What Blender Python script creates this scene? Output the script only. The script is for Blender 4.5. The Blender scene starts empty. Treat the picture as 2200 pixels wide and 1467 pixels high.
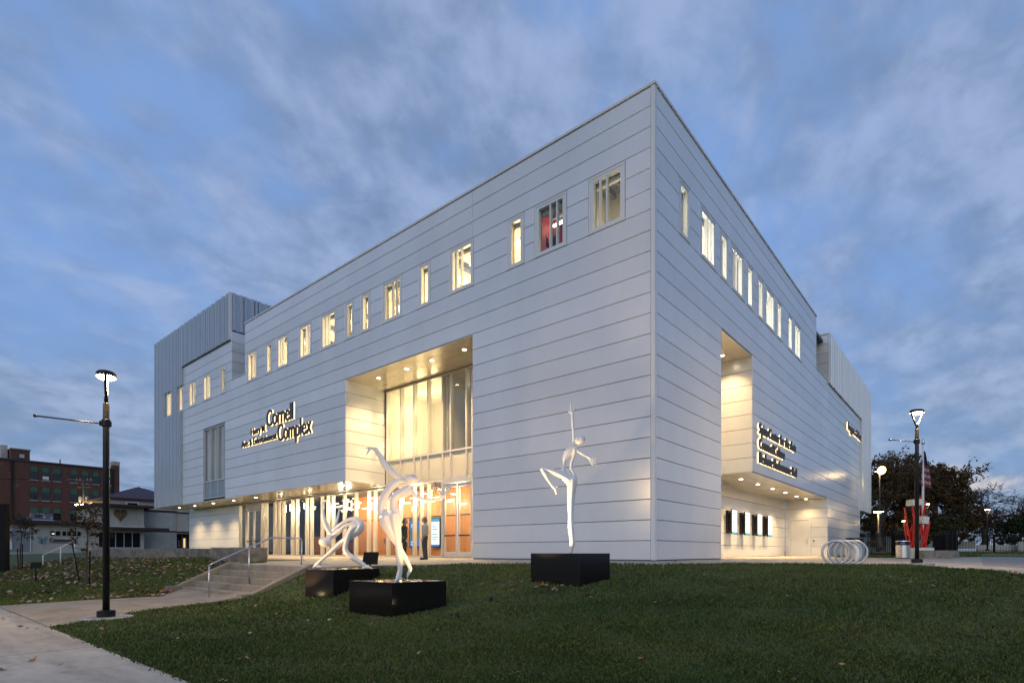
import bpy, bmesh, math, random
import numpy as np
from mathutils import Vector, Matrix
random.seed(7); rng = np.random.default_rng(7)
SC = bpy.context.scene
COL = SC.collection
R = math.radians

# ------------------------------------------------------------------ camera
CAM = np.array([7.750, -16.082, 0.291])
FW = np.array([-0.64532, 0.76391, 0.0]); RT = np.array([0.76391, 0.64532, 0.0]); UP = np.array([0, 0, 1.0])
cd = bpy.data.cameras.new('camera'); cam = bpy.data.objects.new('camera', cd); COL.objects.link(cam)
cam.location = CAM; cam.rotation_euler = (R(90), 0, R(40.19))
cd.sensor_width = 36.0; cd.lens = 1188.5 / 2200 * 36; cd.shift_y = (1185 - 733.5) / 2200
cd.clip_start = 0.1; cd.clip_end = 3000
SC.camera = cam
# ------------------------------------------------------------------ colour management
SC.view_settings.view_transform = 'Standard'; SC.view_settings.look = 'None'
SC.view_settings.exposure = 0.12; SC.view_settings.gamma = 1.0
SC.view_settings.use_curve_mapping = False
# ------------------------------------------------------------------ sky
SUN_EL, SUN_AZ = 12.0, 152.0          # twilight glow behind the photographer
W = bpy.data.worlds.new('World'); SC.world = W; W.use_nodes = True
nt = W.node_tree; N = nt.nodes; LK = nt.links; N.clear()
def nn(t, **k):
    n = N.new(t)
    for a, b in k.items(): setattr(n, a, b)
    return n
out = nn('ShaderNodeOutputWorld'); bg = nn('ShaderNodeBackground'); LK.new(bg.outputs[0], out.inputs[0])
sky = nn('ShaderNodeTexSky', sky_type='NISHITA', sun_disc=False, sun_elevation=R(SUN_EL), sun_rotation=R(SUN_AZ))
sky.altitude = 300; sky.air_density = 1.0; sky.dust_density = 0.6; sky.ozone_density = 3.0
bg.inputs[1].default_value = 0.118
tc = nn('ShaderNodeTexCoord'); sep = nn('ShaderNodeSeparateXYZ'); LK.new(tc.outputs['Generated'], sep.inputs[0])
def mth(op, a, b=None, c=None):
    n = nn('ShaderNodeMath', operation=op)
    for i, v in enumerate((a, b, c)):
        if v is None: continue
        if isinstance(v, (int, float)): n.inputs[i].default_value = v
        else: LK.new(v, n.inputs[i])
    return n.outputs[0]
zz = mth('ADD', mth('MAXIMUM', sep.outputs[2], 0.0), 0.34)
px_ = mth('DIVIDE', sep.outputs[0], zz); py_ = mth('DIVIDE', sep.outputs[1], zz)
cmb = nn('ShaderNodeCombineXYZ'); LK.new(px_, cmb.inputs[0]); LK.new(py_, cmb.inputs[1])
def sky_noise(scale, detail, rough, dist, off):
    mp = nn('ShaderNodeMapping'); mp.inputs['Location'].default_value = off; mp.inputs['Rotation'].default_value = (0, 0, R(25)); mp.inputs['Scale'].default_value = (1, 0.8, 1)
    LK.new(cmb.outputs[0], mp.inputs[0])
    n = nn('ShaderNodeTexNoise'); n.inputs['Scale'].default_value = scale; n.inputs['Detail'].default_value = detail
    n.inputs['Roughness'].default_value = rough; n.inputs['Distortion'].default_value = dist
    LK.new(mp.outputs[0], n.inputs['Vector']); return n.outputs[0]
def ramp(v, a, b):
    n = nn('ShaderNodeMapRange', interpolation_type='SMOOTHSTEP'); n.inputs[1].default_value = a; n.inputs[2].default_value = b
    LK.new(v, n.inputs[0]); return n.outputs[0]
def mix(f, a, b, mode='MIX'):
    n = nn('ShaderNodeMix', data_type='RGBA', blend_type=mode)
    if isinstance(f, float): n.inputs[0].default_value = f
    else: LK.new(f, n.inputs[0])
    for i, v in ((6, a), (7, b)):
        if isinstance(v, tuple): n.inputs[i].default_value = v + (1,)
        else: LK.new(v, n.inputs[i])
    return n.outputs[2]
big = sky_noise(1.5, 3, 0.5, 0.2, (0.4, 0.0, 0)); mid = sky_noise(5.2, 6, 0.56, 0.3, (3.1, 1.7, 0)); fine = sky_noise(12.5, 5, 0.55, 0.2, (7.7, 2.2, 0))
cov = ramp(mth('ADD', mth('MULTIPLY', big, 0.6), mth('MULTIPLY', mid, 0.5)), 0.40, 0.60)
skyb = mix(1.0, sky.outputs[0], (1.25, 1.3, 1.55), 'MULTIPLY')
BASE = mix(0.82, skyb, (1.8, 3.15, 6.1))                      # dusk blue between the clouds
tone = ramp(mth('ADD', mth('MULTIPLY', fine, 0.42), mth('MULTIPLY', mid, 0.62)), 0.38, 0.68)
CLD = mix(tone, (1.42, 2.02, 3.2), (2.95, 3.72, 5.5))
CL2 = mix(0.12, CLD, skyb)
hz = ramp(sep.outputs[2], 0.0, 0.5)
lowc = mix(tone, (1.5, 2.1, 3.1), (2.7, 3.4, 4.7))
F1 = mix(mth('MULTIPLY', cov, 0.92), BASE, CL2)
F2 = mix(mth('MULTIPLY', mth('SUBTRACT', 1.0, hz), 0.7), F1, lowc)
# thin pale gap low in the sky
gdir = FW + RT * 0.835 + UP * 0.139; gdir = gdir / np.linalg.norm(gdir)
vd = nn('ShaderNodeVectorMath', operation='DOT_PRODUCT'); LK.new(tc.outputs['Generated'], vd.inputs[0]); vd.inputs[1].default_value = tuple(gdir)
band = mth('MULTIPLY', ramp(sep.outputs[2], 0.078, 0.094), mth('SUBTRACT', 1.0, ramp(sep.outputs[2], 0.112, 0.128)))
gap = mth('MULTIPLY', mth('MULTIPLY', ramp(vd.outputs['Value'], 0.9915, 0.9985), band), ramp(mid, 0.36, 0.58))
F3 = mix(mth('MULTIPLY', gap, 0.75), F2, (6.4, 5.7, 5.2))
LK.new(F3, bg.inputs[0])
# ------------------------------------------------------------------ soft twilight "sun"
sl = bpy.data.lights.new('sun', 'SUN'); sl.energy = 0.8; sl.angle = R(60); sl.color = (1.0, 0.93, 0.82)
so = bpy.data.objects.new('sun', sl); COL.objects.link(so)
az = R(SUN_AZ); el = R(SUN_EL)
sd = Vector((math.sin(az) * math.cos(el), math.cos(az) * math.cos(el), math.sin(el)))
so.rotation_euler = sd.to_track_quat('Z', 'Y').to_euler(); so.location = (10, -60, 30)
SC.cycles.use_denoising = True
SC.cycles.max_bounces = 8; SC.cycles.transparent_max_bounces = 16; SC.cycles.caustics_reflective = False; SC.cycles.caustics_refractive = False
SC.cycles.sample_clamp_indirect = 6.0
# ================================================================== materials
def mat(name, col, rough=0.5, metal=0.0, var=0.0, vscale=3.0, bump=0.0, bscale=20.0, spec=0.5, coat=0.0, objvar=0.0, col2=None, stretch=None, emit=None, estr=0.0):
    m = bpy.data.materials.new(name); m.use_nodes = True
    t = m.node_tree; b = t.nodes['Principled BSDF']
    b.inputs['Base Color'].default_value = tuple(col) + (1,)
    b.inputs['Roughness'].default_value = rough; b.inputs['Metallic'].default_value = metal
    b.inputs['Specular IOR Level'].default_value = spec; b.inputs['Coat Weight'].default_value = coat; b.inputs['Coat Roughness'].default_value = 0.1
    if emit:
        b.inputs['Emission Color'].default_value = tuple(emit) + (1,); b.inputs['Emission Strength'].default_value = estr
    src = None
    if var or bump or objvar or col2:
        g = t.nodes.new('ShaderNodeTexCoord'); vec = g.outputs['Object']
        if stretch:
            mp = t.nodes.new('ShaderNodeMapping'); mp.inputs['Scale'].default_value = stretch; t.links.new(vec, mp.inputs[0]); vec = mp.outputs[0]
    if var or col2:
        n = t.nodes.new('ShaderNodeTexNoise'); n.inputs['Scale'].default_value = vscale; n.inputs['Detail'].default_value = 6; n.inputs['Roughness'].default_value = 0.65
        t.links.new(vec, n.inputs['Vector'])
        mr = t.nodes.new('ShaderNodeMapRange'); mr.inputs[1].default_value = 0.3; mr.inputs[2].default_value = 0.7; t.links.new(n.outputs[0], mr.inputs[0])
        mx = t.nodes.new('ShaderNodeMix'); mx.data_type = 'RGBA'
        c = np.array(col); c2 = np.array(col2) if col2 else c * (1 + var); c1 = c if col2 else c * (1 - var)
        mx.inputs[6].default_value = tuple(np.clip(c1, 0, 1)) + (1,); mx.inputs[7].default_value = tuple(np.clip(c2, 0, 1)) + (1,)
        t.links.new(mr.outputs[0], mx.inputs[0]); src = mx.outputs[2]
    if objvar:
        oi = t.nodes.new('ShaderNodeObjectInfo'); mr2 = t.nodes.new('ShaderNodeMapRange'); mr2.inputs[3].default_value = 1 - objvar; mr2.inputs[4].default_value = 1 + objvar
        t.links.new(oi.outputs['Random'], mr2.inputs[0])
        hs = t.nodes.new('ShaderNodeHueSaturation')
        if src: t.links.new(src, hs.inputs['Color'])
        else: hs.inputs['Color'].default_value = tuple(col) + (1,)
        t.links.new(mr2.outputs[0], hs.inputs['Value']); src = hs.outputs[0]
    if src: t.links.new(src, b.inputs['Base Color'])
    if bump:
        n = t.nodes.new('ShaderNodeTexNoise'); n.inputs['Scale'].default_value = bscale; n.inputs['Detail'].default_value = 5
        t.links.new(vec, n.inputs['Vector'])
        bp = t.nodes.new('ShaderNodeBump'); bp.inputs['Strength'].default_value = bump; bp.inputs['Distance'].default_value = 0.02
        t.links.new(n.outputs[0], bp.inputs['Height']); t.links.new(bp.outputs[0], b.inputs['Normal'])
    return m
def emis(name, col, s):
    m = bpy.data.materials.new(name); m.use_nodes = True; t = m.node_tree; t.nodes.clear()
    o = t.nodes.new('ShaderNodeOutputMaterial'); e = t.nodes.new('ShaderNodeEmission'); e.inputs[0].default_value = tuple(col) + (1,); e.inputs[1].default_value = s
    t.links.new(e.outputs[0], o.inputs[0]); return m
def glass(name, tint=(0.9, 0.93, 0.92), rough=0.02, refl=1.0):
    m = bpy.data.materials.new(name); m.use_nodes = True; t = m.node_tree; t.nodes.clear()
    o = t.nodes.new('ShaderNodeOutputMaterial'); tr = t.nodes.new('ShaderNodeBsdfTransparent'); gl = t.nodes.new('ShaderNodeBsdfGlossy')
    tr.inputs[0].default_value = tuple(tint) + (1,); gl.inputs['Roughness'].default_value = rough
    fr = t.nodes.new('ShaderNodeLayerWeight'); fr.inputs[0].default_value = 0.5
    pw = t.nodes.new('ShaderNodeMath'); pw.operation = 'POWER'; pw.inputs[1].default_value = 5; t.links.new(fr.outputs['Facing'], pw.inputs[0])
    ml = t.nodes.new('ShaderNodeMath'); ml.operation = 'MULTIPLY_ADD'; ml.inputs[1].default_value = 0.94; ml.inputs[2].default_value = 0.045 * refl; t.links.new(pw.outputs[0], ml.inputs[0])
    mx = t.nodes.new('ShaderNodeMixShader'); t.links.new(ml.outputs[0], mx.inputs[0]); t.links.new(tr.outputs[0], mx.inputs[1]); t.links.new(gl.outputs[0], mx.inputs[2])
    t.links.new(mx.outputs[0], o.inputs[0]); return m
M = dict(
    panel=mat('white_metal_panel', (0.72, 0.74, 0.755), 0.25, 0.2, 0.03, 0.5, 0.10, 0.55, 0.5, objvar=0.055),
    backing=mat('dark_joint', (0.13, 0.13, 0.14), 0.8),
    trim=mat('white_trim', (0.66, 0.69, 0.71), 0.32, 0.0, 0.03, 2.0),
    corr=mat('corrugated_metal', (0.44, 0.49, 0.54), 0.26, 0.35, 0.04, 0.8, 0.03, 1.5),
    soffit=mat('soffit_metal', (0.66, 0.60, 0.49), 0.26, 0.3, 0.03, 1.5, 0.02, 2.0),
    alu=mat('aluminium_frame', (0.62, 0.60, 0.57), 0.35, 0.35, 0.04, 4),
    glass=glass('window_glass'), dglass=glass('entrance_glass', (0.88, 0.9, 0.88), 0.01, 1.0),
    spandrel=mat('frosted_spandrel_glass', (0.52, 0.50, 0.42), 0.12, 0.0, 0.04, 1.0, spec=0.6),
    gspandrel=mat('blue_grey_spandrel_glass', (0.20, 0.27, 0.30), 0.12, 0.0, 0.04, 1.0, spec=0.6),
    inwhite=mat('interior_white', (0.78, 0.76, 0.70), 0.7, 0, 0.03, 1.0),
    inred=mat('interior_red', (0.42, 0.03, 0.05), 0.6, 0, 0.08, 2.0),
    ingrey=mat('interior_grey', (0.22, 0.23, 0.25), 0.7, 0, 0.08, 1.5),
    indark=mat('interior_dark', (0.045, 0.05, 0.06), 0.5, 0, 0.2, 1.5),
    infloor=mat('polished_floor', (0.20, 0.16, 0.12), 0.2, 0, 0.1, 1.0),
    wood=mat('warm_wood', (0.42, 0.17, 0.045), 0.42, 0, 0.25, 3.0, 0.08, 30, stretch=(6, 6, 0.35), objvar=0.10),
    bluestrip=mat('blue_duct', (0.04, 0.07, 0.16), 0.5, 0, 0.1, 2),
    black=mat('black_metal', (0.010, 0.010, 0.011), 0.42, 0.0, 0.2, 5.0, spec=0.3),
    fence=mat('black_fence', (0.007, 0.007, 0.008), 0.55, 0.0, 0.2, 5.0, spec=0.12),
    letter=mat('dark_letter', (0.035, 0.038, 0.045), 0.4, 0.3, 0.1, 5),
    halo=emis('led_halo', (1.0, 0.70, 0.34), 4.5),
    lampglow=emis('lamp_glow', (1.0, 0.72, 0.36), 60.0),
    downglow=emis('downlight_glow', (1.0, 0.80, 0.50), 30.0),
    tubeglow=emis('tube_glow', (1.0, 0.82, 0.56), 7.0),
    statue=mat('gloss_white_paint', (0.78, 0.77, 0.75), 0.16, 0, 0.02, 2.0, 0.015, 5, 0.5, coat=0.5),
    granite=mat('polished_black_granite', (0.010, 0.009, 0.009), 0.14, 0, 0.4, 60.0, 0.01, 3.0, 0.5),
    concrete=mat('pale_concrete', (0.46, 0.43, 0.37), 0.8, 0, 0.22, 1.3, 0.25, 45, col2=(0.33, 0.305, 0.26), objvar=0.06, stretch=(.5, 2.2, 1)),
    concreteb=mat('warm_concrete', (0.36, 0.31, 0.235), 0.8, 0, 0.2, 1.7, 0.25, 45, col2=(0.27, 0.23, 0.175), objvar=0.05),
    stone=mat('rough_limestone', (0.27, 0.245, 0.20), 0.85, 0, 0.3, 3.0, 0.9, 14, col2=(0.17, 0.15, 0.12), objvar=0.14),
    asphalt=mat('road_surface', (0.25, 0.245, 0.235), 0.85, 0, 0.2, 2.0, 0.3, 60),
    steel=mat('brushed_steel', (0.55, 0.55, 0.56), 0.28, 0.9, 0.05, 8.0),
    steelv=mat('ribbed_steel', (0.55, 0.54, 0.53), 0.24, 0.95, 0.25, 14.0, stretch=(1, 1, 0.02)),
    red=mat('red_paint', (0.55, 0.02, 0.012), 0.4, 0, 0.12, 3),
    pale=mat('pale_plinth', (0.66, 0.70, 0.60), 0.6, 0, 0.05, 2),
    bark=mat('bark', (0.075, 0.06, 0.05), 0.9, 0, 0.3, 12, 0.6, 30),
    brick=None,
    stucco=mat('grey_stucco', (0.46, 0.44, 0.385), 0.9, 0, 0.08, 1.2, 0.25, 50),
    maroon=mat('maroon_trim', (0.055, 0.018, 0.022), 0.5, 0, 0.1, 4),
    proof=mat('purple_metal_roof', (0.05, 0.022, 0.04), 0.55, 0.0, 0.12, 2),
    darkglass=mat('dark_glass', (0.012, 0.014, 0.017), 0.08, 0, 0.1, 2, spec=0.6),
    green=mat('green_shade', (0.035, 0.11, 0.06), 0.6, 0, 0.15, 3),
    whitepaint=mat('white_paint', (0.72, 0.72, 0.70), 0.5, 0, 0.05, 4),
    hvac=mat('grey_sheet_metal', (0.16, 0.18, 0.21), 0.5, 0.3, 0.08, 3),
    screen_w=emis('screen_white', (0.86, 0.95, 1.0), 1.5), screen_b=emis('screen_blue', (0.10, 0.28, 0.75), 0.9),
    screen_c=emis('screen_cyan', (0.15, 0.62, 0.85), 0.9), screen_d=emis('screen_print', (0.30, 0.38, 0.30), 0.6),
    skin=mat('skin', (0.45, 0.24, 0.16), 0.55), hair=mat('brown_hair', (0.03, 0.02, 0.014), 0.6), hairg=mat('grey_hair', (0.16, 0.15, 0.14), 0.6),
    suit=mat('charcoal_suit', (0.022, 0.022, 0.026), 0.8), shirt=mat('striped_shirt', (0.42, 0.40, 0.36), 0.8), trous=mat('grey_trousers', (0.055, 0.055, 0.055), 0.85),
)
def ceilmat():
    m = mat('tile_ceiling', (0.74, 0.71, 0.64), 0.8); t = m.node_tree; b = t.nodes['Principled BSDF']; g = t.nodes.new('ShaderNodeTexCoord'); br = t.nodes.new('ShaderNodeTexBrick'); br.offset = 0.0
    br.inputs['Scale'].default_value = 1; br.inputs['Brick Width'].default_value = 0.6; br.inputs['Row Height'].default_value = 0.6; br.inputs['Mortar Size'].default_value = 0.012
    br.inputs['Color1'].default_value = (.74, .71, .64, 1); br.inputs['Color2'].default_value = (.68, .65, .58, 1); br.inputs['Mortar'].default_value = (.22, .20, .17, 1)
    t.links.new(g.outputs['Object'], br.inputs['Vector']); t.links.new(br.outputs[0], b.inputs['Base Color']); return m
M['ceil'] = ceilmat()
M['striplight'] = emis('strip_light_glow', (1, .86, .6), 5)
# brick material with mortar courses (far away: the bricks are too small to pick apart)
def brickmat():
    m = bpy.data.materials.new('old_red_brick'); m.use_nodes = True; t = m.node_tree; b = t.nodes['Principled BSDF']
    tc = t.nodes.new('ShaderNodeTexCoord'); mp = t.nodes.new('ShaderNodeMapping'); mp.inputs['Rotation'].default_value = (R(90), 0, R(90))
    cx = t.nodes.new('ShaderNodeSeparateXYZ'); t.links.new(tc.outputs['Object'], cx.inputs[0])
    cb = t.nodes.new('ShaderNodeCombineXYZ'); ad = t.nodes.new('ShaderNodeMath'); ad.operation = 'ADD'
    t.links.new(cx.outputs[0], ad.inputs[0]); t.links.new(cx.outputs[1], ad.inputs[1]); t.links.new(ad.outputs[0], cb.inputs[0]); t.links.new(cx.outputs[2], cb.inputs[1])
    br = t.nodes.new('ShaderNodeTexBrick'); br.inputs['Scale'].default_value = 1.0
    br.inputs['Brick Width'].default_value = 0.5; br.inputs['Row Height'].default_value = 0.17; br.inputs['Mortar Size'].default_value = 0.015
    br.inputs['Color1'].default_value = (0.115, 0.038, 0.026, 1); br.inputs['Color2'].default_value = (0.078, 0.028, 0.021, 1); br.inputs['Mortar'].default_value = (0.16, 0.10, 0.08, 1)
    t.links.new(cb.outputs[0], br.inputs['Vector'])
    n = t.nodes.new('ShaderNodeTexNoise'); n.inputs['Scale'].default_value = 0.35; n.inputs['Detail'].default_value = 8; n.inputs['Roughness'].default_value = 0.75; t.links.new(tc.outputs['Object'], n.inputs['Vector'])
    mr = t.nodes.new('ShaderNodeMapRange'); mr.inputs[1].default_value = 0.57; mr.inputs[2].default_value = 0.75; t.links.new(n.outputs[0], mr.inputs[0])
    mx = t.nodes.new('ShaderNodeMix'); mx.data_type = 'RGBA'; t.links.new(mr.outputs[0], mx.inputs[0]); t.links.new(br.outputs[0], mx.inputs[6]); mx.inputs[7].default_value = (0.20, 0.13, 0.11, 1)
    t.links.new(mx.outputs[2], b.inputs['Base Color']); b.inputs['Roughness'].default_value = 0.9; return m
M['brick'] = brickmat()
def stain(m, scale, lo, stretch=(1, 1, 1), a=.45, b=.7):
    t = m.node_tree; bs = t.nodes['Principled BSDF']; lk = bs.inputs['Base Color'].links[0].from_socket
    g = t.nodes.new('ShaderNodeNewGeometry'); mp = t.nodes.new('ShaderNodeMapping'); mp.inputs['Scale'].default_value = stretch; t.links.new(g.outputs['Position'], mp.inputs[0])
    n = t.nodes.new('ShaderNodeTexNoise'); n.inputs['Scale'].default_value = scale; n.inputs['Detail'].default_value = 7; n.inputs['Roughness'].default_value = .62; n.inputs['Distortion'].default_value = .4; t.links.new(mp.outputs[0], n.inputs['Vector'])
    r = t.nodes.new('ShaderNodeMapRange'); r.inputs[1].default_value = a; r.inputs[2].default_value = b; r.inputs[3].default_value = 1.0; r.inputs[4].default_value = lo; t.links.new(n.outputs[0], r.inputs[0])
    h = t.nodes.new('ShaderNodeHueSaturation'); t.links.new(lk, h.inputs['Color']); t.links.new(r.outputs[0], h.inputs['Value']); t.links.new(h.outputs[0], bs.inputs['Base Color'])
stain(M['concrete'], .9, .62, (.6, 2.2, 1)); stain(M['concrete'], 6, .80, (1, 1, 1), .5, .75); stain(M['concreteb'], 1.1, .66); stain(M['concreteb'], 7, .78, (1, 1, 1), .5, .75)
stain(M['panel'], .5, .94, (1, 1, .18), .45, .75); stain(M['panel'], .16, .94, (1, 1, .6), .4, .65); stain(M['stucco'], .5, .72, (1, 1, .25)); stain(M['stone'], 2.5, .55)
# ================================================================== mesh builder
class MB:
    def __init__(s): s.v = []; s.f = []; s.m = []
    def add(s, vs, fs, mi=0):
        o = len(s.v); s.v += [tuple(p) for p in vs]; s.f += [tuple(i + o for i in f) for f in fs]; s.m += [mi] * len(fs); return s
    def box(s, a, b, mi=0):
        x0, y0, z0 = a; x1, y1, z1 = b
        return s.add([(x0, y0, z0), (x1, y0, z0), (x1, y1, z0), (x0, y1, z0), (x0, y0, z1), (x1, y0, z1), (x1, y1, z1), (x0, y1, z1)],
                     [(0, 3, 2, 1), (4, 5, 6, 7), (0, 1, 5, 4), (1, 2, 6, 5), (2, 3, 7, 6), (3, 0, 4, 7)], mi)
    def obox(s, O, u, v, w, mi=0):          # oriented box from corner O and three edge vectors
        O, u, v, w = map(np.array, (O, u, v, w))
        P = [O, O + u, O + u + v, O + v, O + w, O + u + w, O + u + v + w, O + v + w]
        if np.dot(np.cross(u, v), w) < 0: fs = [(0, 1, 2, 3), (4, 7, 6, 5), (0, 4, 5, 1), (1, 5, 6, 2), (2, 6, 7, 3), (3, 7, 4, 0)]
        else: fs = [(0, 3, 2, 1), (4, 5, 6, 7), (0, 1, 5, 4), (1, 2, 6, 5), (2, 3, 7, 6), (3, 0, 4, 7)]
        return s.add(P, fs, mi)
    def tube(s, pts, rad, n=8, mi=0, cap=True):
        pts = [np.array(p, float) for p in pts]
        if not hasattr(rad, '__len__'): rad = [rad] * len(pts)
        rings = []; prev = None
        for i, p in enumerate(pts):
            d = pts[min(i + 1, len(pts) - 1)] - pts[max(i - 1, 0)]; d = d / (np.linalg.norm(d) + 1e-9)
            if prev is None:
                a = np.array([0, 0, 1.0]) if abs(d[2]) < 0.9 else np.array([1.0, 0, 0])
                u = np.cross(a, d)
            else: u = prev - d * np.dot(prev, d)
            u /= np.linalg.norm(u) + 1e-9; prev = u; w = np.cross(d, u)
            rings.append([p + rad[i] * (u * math.cos(2 * math.pi * k / n) + w * math.sin(2 * math.pi * k / n)) for k in range(n)])
        vs = [q for r in rings for q in r]; fs = []
        for i in range(len(pts) - 1):
            for k in range(n):
                a = i * n + k; b = i * n + (k + 1) % n; fs.append((a, b, b + n, a + n))
        if cap: fs.append(tuple(range(n))[::-1]); fs.append(tuple((len(pts) - 1) * n + k for k in range(n)))
        return s.add(vs, fs, mi)
    def lathe(s, c, prof, n=20, mi=0):       # prof: list of (r, z)
        vs = []; fs = []
        for r, z in prof:
            vs += [(c[0] + r * math.cos(2 * math.pi * k / n), c[1] + r * math.sin(2 * math.pi * k / n), c[2] + z) for k in range(n)]
        for i in range(len(prof) - 1):
            for k in range(n):
                a = i * n + k; b = i * n + (k + 1) % n; fs.append((a, b, b + n, a + n))
        fs.append(tuple(range(n))[::-1]); fs.append(tuple((len(prof) - 1) * n + k for k in range(n)))
        return s.add(vs, fs, mi)
    def mesh(s, name, mats, smooth=False):
        me = bpy.data.meshes.new(name); me.from_pydata(s.v, [], s.f)
        for m in (mats if isinstance(mats, (list, tuple)) else [mats]): me.materials.append(m)
        if any(s.m): me.polygons.foreach_set('material_index', s.m)
        if smooth: me.polygons.foreach_set('use_smooth', [True] * len(s.f))
        me.update(); return me
    def build(s, name, mats, parent=None, smooth=False, loc=None):
        o = bpy.data.objects.new(name, s.mesh(name, mats, smooth)); COL.objects.link(o)
        if parent: o.parent = parent
        if loc is not None: o.location = loc
        return o
def np_mesh(name, V, F, mats, mi=None, smooth=False):
    V = np.asarray(V, np.float32); F = np.asarray(F, np.int32); k = F.shape[1]
    me = bpy.data.meshes.new(name); me.vertices.add(len(V)); me.vertices.foreach_set('co', V.ravel())
    me.loops.add(F.size); me.loops.foreach_set('vertex_index', F.ravel())
    me.polygons.add(len(F)); me.polygons.foreach_set('loop_start', np.arange(0, F.size, k, dtype=np.int32))
    try: me.polygons.foreach_set('loop_total', np.full(len(F), k, np.int32))
    except Exception: pass
    for m in (mats if isinstance(mats, (list, tuple)) else [mats]): me.materials.append(m)
    if mi is not None: me.polygons.foreach_set('material_index', np.asarray(mi, np.int32))
    if smooth: me.polygons.foreach_set('use_smooth', np.ones(len(F), bool))
    me.update(); me.validate(); return me
def link(name, me, parent=None):
    o = bpy.data.objects.new(name, me); COL.objects.link(o)
    if parent: o.parent = parent
    return o
def tag(o, label=None, cat=None, group=None, kind=None):
    for k, v in (('label', label), ('category', cat), ('group', group), ('kind', kind)):
        if v: o[k] = v
    return o
def thing(name, label, cat, loc=(0, 0, 0), rz=0, group=None):
    o = bpy.data.objects.new(name, None); COL.objects.link(o); o.location = loc; o.rotation_euler = (0, 0, rz); o.empty_display_size = 0.3
    return tag(o, label, cat, group)
def dup(o, parent=None):
    c = o.copy(); COL.objects.link(c)
    if parent is not None: c.parent = parent
    for ch in list(o.children): dup(ch, c)
    return c
def at(px, py, d): return CAM + d * (FW + RT * (px - 1100) / 1188.5 + UP * (1185 - py) / 1188.5)
def lamp(name, kind, loc, energy, col=(1, 0.72, 0.42), parent=None, **k):
    l = bpy.data.lights.new(name, kind); l.energy = energy; l.color = col
    for a, b in k.items(): setattr(l, a, b)
    o = bpy.data.objects.new(name, l); COL.objects.link(o); o.location = loc
    if parent: o.parent = parent
    return o
def aim(o, target):
    o.rotation_euler = (Vector(target) - o.location).to_track_quat('-Z', 'Y').to_euler()
def make_mesh_mod(o):           # bake the modifiers of o
    dg = bpy.context.evaluated_depsgraph_get(); me = bpy.data.meshes.new_from_object(o.evaluated_get(dg)); old = o.data
    o.modifiers.clear(); o.data = me; return o
# ================================================================== ground heights
def zp(x, y): return -max(0.018 * max(0.0, -y), 0.02 * max(0.0, min(x, 9.5)) * (1 if y < 6 else max(0.3, 1 - (y - 6) / 30)), 0.0)
CT = [(1.5, -13.95, -1.05), (-4.7, -13.9, -1.04), (-11.5, -13.9, -1.04), (-10.7, -13.0, -1.03), (-10.6, -11.5, -1.01), (-10.6, -10.1, -1.0), (-7.3, -10.3, -1.0), (-6.6, -11.6, -1.0), (-5.5, -12.9, -1.02), (-9, -11.5, -1.01), (-9, -9.5, -0.99),
 (5, -13.95, -1.05), (10, -13.95, -1.05), (16, -14, -1.05), (2, -16.5, -1.06), (-8, -16.5, -1.05), (-30, -16.5, -1.0), (10, -17, -1.06), (8, -25, -1.1), (-15, -25, -1.1), (25, -25, -1.1),
 (-5.19, -8.81, -0.84), (-4.29, -8.58, -0.80), (-4.35, -7.19, -0.45), (-2.5, -8.9, -0.90), (-1.45, -8.7, -0.93), (-0.95, -7.7, -0.74), (0.19, -6.5, -0.37), (1.35, -6.31, -0.45), (1.65, -5.53, -0.36),
 (-8.0, -7.1, -0.15), (-6.5, -6.3, -0.13), (-4.1, -4.3, -0.07), (-1.5, -3.4, -0.06), (1.25, -2.6, -0.05), (2.2, 0, -0.05), (4, 2, -0.08), (5.57, 3.8, -0.09), (6.7, 3.0, -0.13), (7.7, 1.5, -0.15), (8.44, -0.85, -0.18), (9.3, -5, -0.45), (5.6, -3.5, -0.30), (4.5, -6.5, -0.62), (6.5, -8, -0.80), (8.5, -9, -0.90),
 (3, -9, -0.88), (1, -10.5, -1.0), (5, -11, -1.0), (-2, -11.5, -1.0), (-6.75, -8.2, -0.35), (-6.6, -9.2, -0.78), (-6.2, -8.5, -0.55), (-5.6, -10.6, -0.98), (-3.5, -10, -0.96),
 (-12.5, -7.6, -0.30), (-12.6, -8.6, -0.62), (-12.3, -9.6, -0.93), (-15.7, -6.95, 0.02), (-20, -6.95, -0.0), (-25, -6.95, -0.04), (-34, -6.95, -0.05), (-13.2, -7.0, -0.13), (-14.5, -11.2, -0.80), (-20, -11.2, -0.66), (-26, -11.5, -0.6), (-20, -13.9, -1.02), (-35, -13.9, -0.95), (-50, -13.9, -0.85),
 (-45, -6.5, 0.05), (-60, 0, 0.2), (-40, 2, 0.0), (-55, 10, 0.2), (-20, 0, -0.02), (-12, 0, -0.02), (-8, -3, -0.06), (-30, 0, 0), (12, 3, -0.2), (12, 14, -0.15), (5, 14, -0.09), (0, 20, 0), (3, 28, -0.03), (8, 36, 0.05), (16, 30, 0.0), (20, 45, 0.1), (4, 50, 0.2), (16, 0, -0.4), (18, -8, -0.8), (20, 15, -0.15), (-60, -30, -1.0), (-90, 5, 0.3), (-90, -13, -0.5)]
CT = np.array(CT)
def _tps(r2): return 0.5 * r2 * np.log(r2 + 1e-9)
_d2 = ((CT[:, None, :2] - CT[None, :, :2]) ** 2).sum(2); _n = len(CT)
_A = np.zeros((_n + 3, _n + 3)); _A[:_n, :_n] = _tps(_d2) + np.eye(_n) * 0.05; _A[:_n, _n] = 1; _A[:_n, _n + 1:] = CT[:, :2]; _A[_n:, :_n] = _A[:_n, _n:].T
_w = np.linalg.solve(_A, np.r_[CT[:, 2], 0, 0, 0])
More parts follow.
